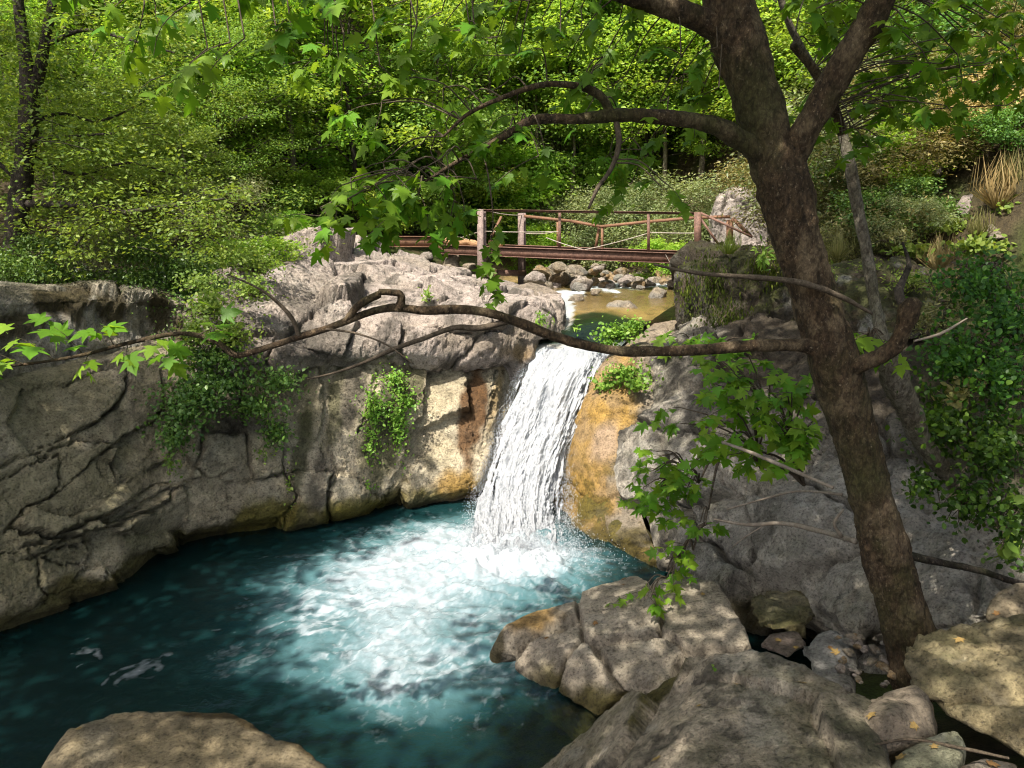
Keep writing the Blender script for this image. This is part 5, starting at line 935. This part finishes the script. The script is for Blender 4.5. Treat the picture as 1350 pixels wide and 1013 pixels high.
# unseen crown overhead, leaf clumps added along the sun rays to shade the foreground
r = np.random.default_rng(99); C = []
def shade(x0, x1, y0, y1, d0, d1, n, k0=10.0):
    for _ in range(n):
        t = r.random(); x = r.uniform(x0, x1); y = r.uniform(y0, y1); q = P(x, y, d0 + (d1 - d0) * (y - y0) / (y1 - y0)); k = k0
        while True:
            c_ = q + np.array(SUN) * k; a, b = proj(c_)
            if b < -110 or c_[1] < .8 or k > 22: break
            k += .5
        C.append(q + np.array(SUN) * (k + r.uniform(0, 1.5)))
SHADE = [(-40, 250, 140, 370, 12.5, 12.0, 26), (-90, 420, 470, 730, 10.2, 9.5, 75), (-60, 250, 420, 500, 9.2, 9.0, 9), (-20, 330, 720, 1000, 9.2, 5.2, 60), (860, 1340, 480, 760, 10.5, 7.5, 66), (640, 1340, 790, 1013, 7.2, 4.0, 44), (885, 1200, 318, 480, 14, 10, 80), (1180, 1340, 350, 480, 10, 8, 10), (1080, 1200, 250, 850, 5.2, 5.0, 8)]
for a in SHADE: shade(*a)
for _ in range(520):                                                 # more unseen clumps added to darken the near bank, sunlit areas left open
    c_ = np.array([r.uniform(-12, 10), r.uniform(-5, 9.5), r.uniform(8.5, 13)]); a, b = proj(c_); q = c_ - np.array(SUN) * ((c_[2] - 1) / SUN[2]); x, y = proj(q)
    if (b < -90 or c_[1] < 1) and q[1] < 10.4 and not (330 < x < 850 and 420 < y < 930) and not (q[1] < 1.5 and r.random() < .5): C.append(c_)
C = np.array(C); pos, d, nr = clump_leaves(C, np.full(len(C), .75), 40, r, .5, 1.0); V, F = leaves_vf(pos, d, nr, .23 * r.uniform(.7, 1.2, len(pos)), T_SIMPLE)
obj('crown', mesh_np('crown', V, F, smooth=False), M['leaf_plane'], pt, kind='stuff')  # unseen leaf clumps placed for their shade, parented to the plane tree
# ================================================================== dark tree at the left frame edge, standing on the mossy ledge
def px_tube(a, sides, n, rough=.2, sd=1):
    p_, r_ = lim(a); return tube(p_, r_, sides, n, rough, 4, sd)
dt = thing('dark_tree', P(12, 400, 12), 'dark forked tree with drooping side branches at the left frame edge', 'tree')
V, F = join([px_tube([(8,430,12,36),(14,380,12,32),(20,320,12,27),(28,250,12,25),(36,180,12,23),(40,130,12,22),(34,80,12,15),(26,20,12,13),(18,-60,12,10),(10,-200,12,6)], 14, 90), px_tube([(38,140,12,17),(52,95,12,14),(60,50,12,12),(72,-10,12,10),(90,-100,11.8,6)], 10, 40)])
obj('trunk', mesh_np('trunk', V, F), M['dark_bark'], dt)
DB = [[(30,268,12,10),(70,270,11.8,9),(120,272,11.6,8),(160,281,11.4,8),(205,274,11.3,6),(250,268,11.2,4),(300,262,11.1,2)], [(32,192,12,7),(60,182,11.9,6),(90,180,11.8,4),(150,176,11.6,2.5)], [(36,165,12,6),(80,150,12.3,4),(130,160,12.5,3),(200,130,12.6,2)], [(60,60,12,6),(110,40,11.8,4),(160,50,11.6,3),(230,70,11.4,2)], [(25,240,12,6),(-10,210,12,5),(-60,190,12,4)], [(150,279,11.4,5),(120,300,11.3,4),(95,330,11.2,2)], [(230,270,11.2,3),(260,300,11.2,2.5),(300,330,11.1,2)], [(30,200,12,5),(100,230,12.2,4),(170,215,12.4,3),(240,235,12.5,2)]]
r = np.random.default_rng(8); C, Rd = [], []
for a in DB:
    V, F = px_tube(a, 7, 30); obj('branch', mesh_np('branch', V, tri_fix(F)), M['dark_bark'], dt); q = spline(np.array(lim(a)[0]), 14)
    for k in range(3, 14):
        C.append(q[k] + r.normal(0, .16, 3)); Rd.append(.42)
        C.append(q[k] + r.normal(0, .45, 3) + [0, 0, .1]); Rd.append(.5)
for _ in range(60): C.append(P(r.uniform(-60, 230), r.uniform(-120, 330), r.uniform(11.2, 13))); Rd.append(.5)
C = np.array(C); tw = []
for c_ in C[::3]:
    e = c_ + r.normal(0, .35, 3) * [1, 1, .3]; tw.append(tube([c_, (c_ + e) / 2 + [0, 0, .03], e], [.008, .006, .003], 4, 5, 0, cap=False))
V, F = join(tw); obj('twigs', mesh_np('twigs', V, F), M['dark_bark'], dt, kind='stuff')
pos, d, nr = clump_leaves(C, np.array(Rd), 70, r, .3); V, F = leaves_vf(pos, d, nr, .075 * r.uniform(.6, 1.2, len(pos)), T_SIMPLE)
obj('crown', mesh_np('crown', V, F, smooth=False), M['leaf_mid'], dt, kind='stuff')
# ================================================================== thin trunk, dead wood
p_, r_ = lim([(1172,470,6.6,17),(1160,430,6.7,15),(1150,380,6.8,14),(1142,330,6.9,14),(1132,280,7.0,14),(1122,225,7.0,14),(1110,175,7.0,13),(1094,130,6.9,11),(1068,85,6.7,10),(1040,30,6.5,8),(1020,-30,6.4,7)])
th = thing('young_tree', p_[0], 'thin pale-barked young stem rising behind the plane tree trunk', 'tree'); V, F = tube(p_, r_, 12, 90, .2, 6, 8); obj('trunk', mesh_np('trunk', V, tri_fix(F)), M['pale_bark'], th)
def dead(name, a, label, mat='grey_twig', cat='branch', subs=()):
    p_, r_ = lim(a); V, F = tube(p_, r_, 9, 12 * len(a), .25, 9, len(label)); parts = [(V, F)]
    for s in subs:
        q, w_ = lim(s); parts.append(tube(q, w_, 5, 10, .2, 9, 3))
    V, F = join(parts); return obj(name, mesh_np(name, V, F), M[mat], label=label, cat=cat)
dead('fallen_log', [(1163,462,5.5,34),(1182,505,5.6,34),(1196,535,5.7,32),(1215,580,5.8,26),(1238,612,5.9,22),(1262,645,6.0,18)], 'broken pale log leaning into the ivy right of the trunk', 'pale_bark', 'log')
dead('dead_branch', [(942,685,6.6,3),(985,692,6.4,5),(1030,690,6.2,7),(1080,700,5.8,8),(1128,714,5.3,9)], 'bare brown dead branch across the grey cliff, lowest of three', subs=[[(1110,708,5.4,6),(1100,690,5.4,5),(1112,672,5.4,3)], [(1010,691,6.3,3),(980,710,6.4,2),(965,722,6.5,1.5)]])
dead('dead_branch', [(952,583,6.2,4),(990,597,6.0,5),(1040,618,5.7,5),(1098,643,5.3,5)], 'pale dead twig slanting down to the trunk, highest of three')
dead('dead_branch', [(958,672,6.6,2),(1000,660,6.4,3),(1050,648,6.0,3.5),(1110,652,5.4,4)], 'thin grey dead twig, middle one of three by the trunk')
dead('dead_branch', [(1196,732,5.2,12),(1240,742,5.3,11),(1290,752,5.4,10),(1340,768,5.5,9),(1380,775,5.5,8)], 'dark root-like branch right of the trunk above the corner rocks', 'dark_bark')
dead('dead_branch', [(1195,415,5.0,9),(1185,385,5.1,10),(1198,350,5.2,6),(1190,320,5.3,3)], 'broken upright stick above the knotty stub', 'dark_bark')
dead('dead_branch', [(1205,450,4.9,3),(1240,440,4.95,4),(1275,420,5.0,2)], 'short pale splinter sticking out of the knotty stub')
dead('dead_branch', [(1140,985,3.5,4),(1200,975,3.55,4),(1260,985,3.4,5),(1330,1000,3.2,4)], 'thin brown stick lying between the corner rocks', 'twig')
# ================================================================== low plane shoots in the shade
def shoots(name, label, blobs, size, seed, mat, nmax, root):
    global LEAVES, TWIGS
    LEAVES, TWIGS = [], []; r = np.random.default_rng(seed); t = thing(name, root, label, 'sapling')
    for (x, y, rx, ry, d, n) in blobs:
        B = np.asarray(root) * .35 + P(x, y + ry, d) * .65
        for _ in range(n):
            S = P(x + r.normal(0, rx * .5), y + r.normal(0, ry * .5), d + r.uniform(-.3, .3)); E = S + np.array([r.uniform(-.35, .25), r.uniform(-.3, .1), r.uniform(-.18, .06)])
            TWIGS.append(tube([B, (B + S) / 2 + [0, 0, .1], S], [.010, .008, .005], 4, 8, 0, cap=False)); spray(S, E, 6, size, r, .35, .6)
        TWIGS.append(tube([root, (np.asarray(root) + B) / 2 + [0, 0, .1], B], [.018, .015, .010], 5, 8, 0, cap=False))
    V, F = join(TWIGS); obj('stems', mesh_np('stems', V, F), M['twig'], t, kind='stuff'); leaf_parts(LEAVES, t, mat, nmax)
shoots('plane_sapling', 'green plane shoots with lobed leaves left of the trunk in front of the grey cliff', [(985, 495, 50, 22, 7.2, 11), (1030, 520, 45, 25, 7.0, 11), (965, 545, 45, 25, 7.3, 12), (1035, 570, 40, 28, 6.9, 13), (975, 590, 40, 22, 7.2, 9), (945, 470, 25, 12, 7.6, 4)], .14, 61, M['leaf_plane'], 220, P(1060, 640, 7.4))
shoots('plane_sapling', 'darker cluster of plane shoots hanging over the cliff edge above the pool boulder', [(880, 610, 28, 20, 7.8, 10), (860, 645, 24, 20, 7.7, 9), (905, 640, 24, 18, 7.6, 7), (925, 690, 16, 24, 7.3, 3)], .125, 62, M['leaf_plane'], 110, P(950, 600, 8.2))
shoots('plane_sapling', 'small leafy sprig drooping onto the pool boulder', [(880, 750, 16, 8, 7.2, 3), (850, 790, 18, 12, 7.0, 3), (905, 725, 8, 20, 7.3, 2)], .12, 63, M['leaf_plane'], 40, P(930, 690, 7.5))
shoots('plane_sapling', 'leaf tuft in the fork between trunk and knotty stub', [(1150, 440, 22, 14, 5.4, 5)], .15, 64, M['leaf_plane'], 30, P(1130, 480, 5.5))
shoots('plane_sapling', 'leaf tuft on the mossy block left of the trunk', [(905, 440, 22, 10, 11.6, 5), (960, 448, 30, 10, 11.0, 5)], .2, 65, M['leaf_plane'], 40, P(930, 470, 11.8))
# ================================================================== small plants on rock
def foliage_patch(name, label, cat, blobs, leaf, n, mat, seed, T=T_SIMPLE, hang=.3, thick=.12, stems=True, group=None):
    """leafy plant spread over a rock: blobs (x, y, rx, ry, depth)"""
    r = np.random.default_rng(seed); A = sum(b[2] * b[3] for b in blobs); ps, st = [], []; t = thing(name, P(blobs[0][0], blobs[0][1] + blobs[0][3], blobs[0][4]), label, cat, group)
    for (x, y, rx, ry, d) in blobs:
        k = max(6, int(n * rx * ry / A)); a = r.random(k) * 6.283; q = np.abs(r.normal(0, .55, k)); cl = r.integers(0, max(3, k // 14), k); cj = np.random.default_rng(seed + 1).normal(0, .18, (k, 2))
        xx = x + rx * (np.cos(a) * q + cj[cl, 0]); yy = y + ry * (np.sin(a) * q + cj[cl, 1])
        for i in range(k): ps.append(P(xx[i], yy[i], d - abs(r.normal(0, thick))))
        for i in range(max(2, k // 30)):
            s0 = P(x + rx * r.uniform(-.6, .6), y - ry * .6 * (1 if hang > .2 else -1), d + .05); s1 = P(x + rx * r.uniform(-.9, .9), y + ry * r.uniform(0, .9), d - thick); st.append(tube([s0, (s0 + s1) / 2 + [0, -.05, .04], s1], [.006, .005, .003], 4, 6, 0, cap=False))
    ps = np.array(ps); k = len(ps); d = r.normal(0, .7, (k, 3)) + [0, -.35, -hang]; nr = r.normal(0, .45, (k, 3)) + [0, -.45, .8]
    V, F = leaves_vf(ps, d, nr, leaf * r.uniform(.55, 1.3, k), T); obj('foliage', mesh_np('foliage', V, F, smooth=False), M[mat], t, kind='stuff')
    if stems: V, F = join(st); obj('stems', mesh_np('stems', V, F), M['twig'], t, kind='stuff')
FP = foliage_patch
FP('hanging_plant', 'sunlit trailing green plant on the cliff face left of the waterfall', 'plant', [(520, 500, 24, 16, 11.35), (488, 590, 17, 55, 11.05), (525, 560, 18, 50, 11.2), (495, 540, 22, 30, 11.1), (535, 530, 20, 20, 11.4), (485, 640, 10, 14, 10.9)], .048, 3200, 'leaf_fern', 71, T_OVAL)
FP('hanging_plant', 'dark green creeper drooping from the gully over the shaded cliff', 'plant', [(290, 505, 60, 22, 9.9), (240, 540, 40, 30, 9.5), (370, 500, 35, 20, 10.3), (335, 535, 40, 18, 10.1), (230, 575, 24, 22, 9.4), (280, 470, 60, 20, 9.9), (365, 570, 22, 22, 10.3), (260, 520, 40, 30, 9.7)], .055, 6500, 'leaf_dark', 72, T_OVAL, thick=.2)
FP('hanging_plant', 'sparse weeds clinging to the middle of the shaded cliff', 'plant', [(380, 640, 16, 40, 10.35), (345, 600, 18, 20, 10.2), (225, 610, 14, 24, 9.5)], .055, 320, 'leaf_mid', 73)
FP('rock_shrub', 'bright leafy shrub between the fall lip and the low limb', 'shrub', [(815, 440, 28, 14, 12.4), (835, 430, 16, 12, 12.5), (800, 452, 14, 10, 12.4)], .065, 900, 'leaf_fern', 74, T_OVAL, hang=-.1)
FP('rock_shrub', 'bright leafy shrub on top of the yellow flank below the low limb', 'shrub', [(822, 492, 32, 14, 11.5), (800, 508, 20, 12, 11.6), (838, 508, 20, 10, 11.3)], .06, 1000, 'leaf_fern', 75, T_OVAL, hang=-.05)
FP('rock_plant', 'little fern tuft at the lip of the fall beside the beige boulder', 'plant', [(712, 422, 10, 12, 12.6), (758, 433, 5, 10, 13.0)], .10, 70, 'leaf_fern', 76, T_SLIM, hang=-.2)
FP('rock_plant', 'small green tuft growing on the pale ledge above the limb', 'plant', [(563, 390, 9, 12, 12.2)], .10, 60, 'leaf_mid', 77, T_SLIM, hang=-.3)
FP('hanging_moss', 'yellow-green moss curtain hanging on the mossy bridge block', 'moss', [(940, 370, 26, 40, 13.0), (1000, 350, 20, 30, 13.0), (905, 380, 14, 40, 13.1), (1020, 360, 16, 30, 12.6), (960, 420, 40, 30, 12.4)], .07, 2600, 'leaf_moss', 78, T_SLIM, hang=3.5, thick=.05)
FP('rock_plant', 'bright fern clump on the mossy bridge block beside the trunk', 'fern', [(1005, 340, 10, 16, 12.4)], .15, 60, 'leaf_fern', 79, T_SLIM, hang=.3)
for k, (blobs, lab) in enumerate([([(1290, 370, 60, 40, 7.6), (1330, 420, 40, 50, 7.0)], 'glossy dark green ivy mass high on the bank at the frame edge'), ([(1260, 470, 50, 45, 6.9), (1320, 500, 40, 50, 6.5)], 'ivy mass behind the leaning pale log'), ([(1240, 560, 45, 40, 6.5), (1310, 590, 50, 50, 6.2)], 'dark ivy mass below the leaning pale log'), ([(1220, 640, 30, 30, 6.3), (1280, 660, 50, 40, 6.0), (1335, 690, 30, 60, 5.8)], 'loose leafy ivy lowest above the dark root')]):
    FP('ivy', lab, 'ivy', [(x, y, rx, ry, d) for x, y, rx, ry, d in blobs], .05, 3000 if k < 3 else 1300, 'leaf_ivy', 80 + k, T_OVAL, thick=.45)
FP('rock_plant', 'yellowish weed patch in the ivy right of the log', 'plant', [(1262, 520, 26, 22, 6.2)], .06, 130, 'leaf_olive', 86, T_OVAL)
FP('rock_plant', 'green weeds on the bank rocks below the grass tuft', 'plant', [(1290, 325, 50, 16, 10.2), (1200, 330, 40, 14, 11.2), (1250, 300, 30, 12, 11.3), (1330, 275, 20, 12, 11)], .09, 700, 'leaf_mid', 87, T_OVAL, hang=-.1)
FP('rock_plant', 'tiny seedlings on the huge foreground rock', 'plant', [(945, 885, 8, 6, 4.6), (800, 965, 12, 8, 5.0)], .05, 18, 'leaf_fern', 88, T_OVAL, hang=-.1, stems=False)
FP('rock_plant', 'leafy twig at the frame edge beside the corner boulder', 'plant', [(1325, 720, 14, 16, 5.2), (1345, 660, 16, 12, 5.4)], .10, 40, 'leaf_fern', 89, T_OVAL)
FP('rock_shrub', 'leafy bush filling the gully between mossy and pale ledges', 'shrub', [(275, 400, 32, 26, 9.9), (300, 440, 36, 24, 9.9), (255, 440, 26, 26, 9.7), (330, 380, 30, 20, 10.6), (330, 345, 40, 22, 12), (262, 372, 30, 14, 10.2)], .05, 4800, 'leaf_mid', 90, T_OVAL, hang=0, thick=.25)
for k, (b_, lab, m_) in enumerate([([(1110, 300, 30, 30, 12.2), (1160, 290, 30, 26, 12)], 'tangled scrub just right of the plane trunk', 'leaf_olive'), ([(1215, 285, 34, 28, 11.6), (1180, 310, 30, 16, 11.3)], 'olive weeds below the small pale stone', 'leaf_olive'), ([(1090, 360, 14, 22, 10.6), (1200, 370, 40, 20, 9.9), (1150, 352, 30, 10, 10.8)], 'green creepers on the lichen ledge behind the thin stem', 'leaf_mid'), ([(1220, 420, 30, 26, 8.6), (1260, 395, 30, 20, 8.8)], 'brownish weeds at the end of the lichen ledge', 'leaf_olive')]):
    FP('rock_plant', lab, 'plant', b_, .065, 900, m_, 120 + k, T_SLIM, hang=0, thick=.2)
# grass tussocks
def tussock(p, h, n, mat, label, seed, spread=.5, group=None):
    r = np.random.default_rng(seed); a = r.random(n) * 6.283; b = np.stack([np.cos(a), np.sin(a), 0 * a], 1); base = np.asarray(p) + b * r.uniform(0, .08, (n, 1))
    d = b * r.uniform(.1, spread * 2, (n, 1)) + [0, 0, 1.0]; V, F = leaves_vf(base, d, b + r.normal(0, .2, (n, 3)) - [0, 0, .2], h * r.uniform(.5, 1.1, n), (T_BLADE[0] * [1, 1, 4], T_BLADE[1]))
    return obj('grass_tussock', mesh_np('grass_tussock', V, F, smooth=False), M[mat], label=label, cat='grass', group=group)
for k, (x, y, d, h, m_, lab) in enumerate([(1315, 275, 11.0, .7, 'leaf_dry', 'straw-coloured grass tuft hanging beside the dry bush'), (1290, 315, 10.5, .4, 'leaf_olive', 'olive grass tuft on the bank below the dry one'), (1235, 355, 10.2, .45, 'leaf_dry', 'dry grass tuft over the lichen ledge'), (1180, 330, 11.4, .45, 'leaf_olive', 'olive grass tuft behind the thin stem'), (1265, 390, 9.2, .4, 'leaf_dry', 'pale grass tuft at the lower end of the lichen ledge'), (1330, 255, 11.3, .6, 'leaf_olive', 'tall olive grass tuft at the frame edge'), (370, 312, 18, .7, 'leaf_bright', 'yellow-green grass tuft on the crest of the pale ledge'), (1105, 340, 11.5, .4, 'leaf_olive', 'low grass tuft just right of the plane trunk'), (960, 335, 13.6, .4, 'leaf_mid', 'green grass tuft on top of the mossy block')]):
    tussock(P(x, y, d), h, 130, m_, lab, 300 + k)
# ================================================================== fallen leaves on the foreground rocks
r = np.random.default_rng(404); me = []
for k, (ca, cb) in enumerate((((.20, .11, .04), (.13, .07, .03)), ((.28, .19, .06), (.20, .13, .05)))):
    m = simple('fallen_leaf_%d' % k, ca, cb, 30, .8, .2, .2, .002); V, F = T_PLANE[1 + k]; x_ = mesh_np('fallen_leaf', V * [1, 1, .7], F); x_.materials.append(m); me.append(x_)
spots = []
for o in [o for o in COL.objects if o.name.split('.')[0] in ('boulder',) and o.parent is None]:
    n = len(o.data.vertices); co = np.zeros(n * 3, np.float32); no = np.zeros(n * 3, np.float32); o.data.vertices.foreach_get('co', co); o.data.vertex_normals.foreach_get('vector', no); co, no = co.reshape(-1, 3), no.reshape(-1, 3)
    px, py = proj(co); k = np.where((no[:, 2] > .72) & (co[:, 1] < 8) & (px > 0) & (px < 1350) & (py > 740) & (py < 1013) & (co[:, 2] > .2))[0]
    if len(k): spots += [(co[i], no[i]) for i in r.choice(k, min(len(k), max(2, len(k) // 1500)), False)]
for p_, n_ in spots[:46]:
    d = r.normal(0, 1, 3); x, y, z = frames(d[None] - n_ * (d @ n_), n_[None]); s = r.uniform(.035, .07); o = obj('fallen_leaf', me[int(r.integers(0, 2))], None, label='small brown fallen leaf lying on the foreground rocks', cat='leaf', group='fallen leaves on the foreground rocks')
    o.matrix_basis = Matrix.Translation(Vector([float(a) for a in p_ + n_ * .008])) @ Matrix([[float(x[0, i]), float(y[0, i]), float(z[0, i]), 0] for i in range(3)] + [[0, 0, 0, 1]]) @ Matrix.Scale(float(s), 4)
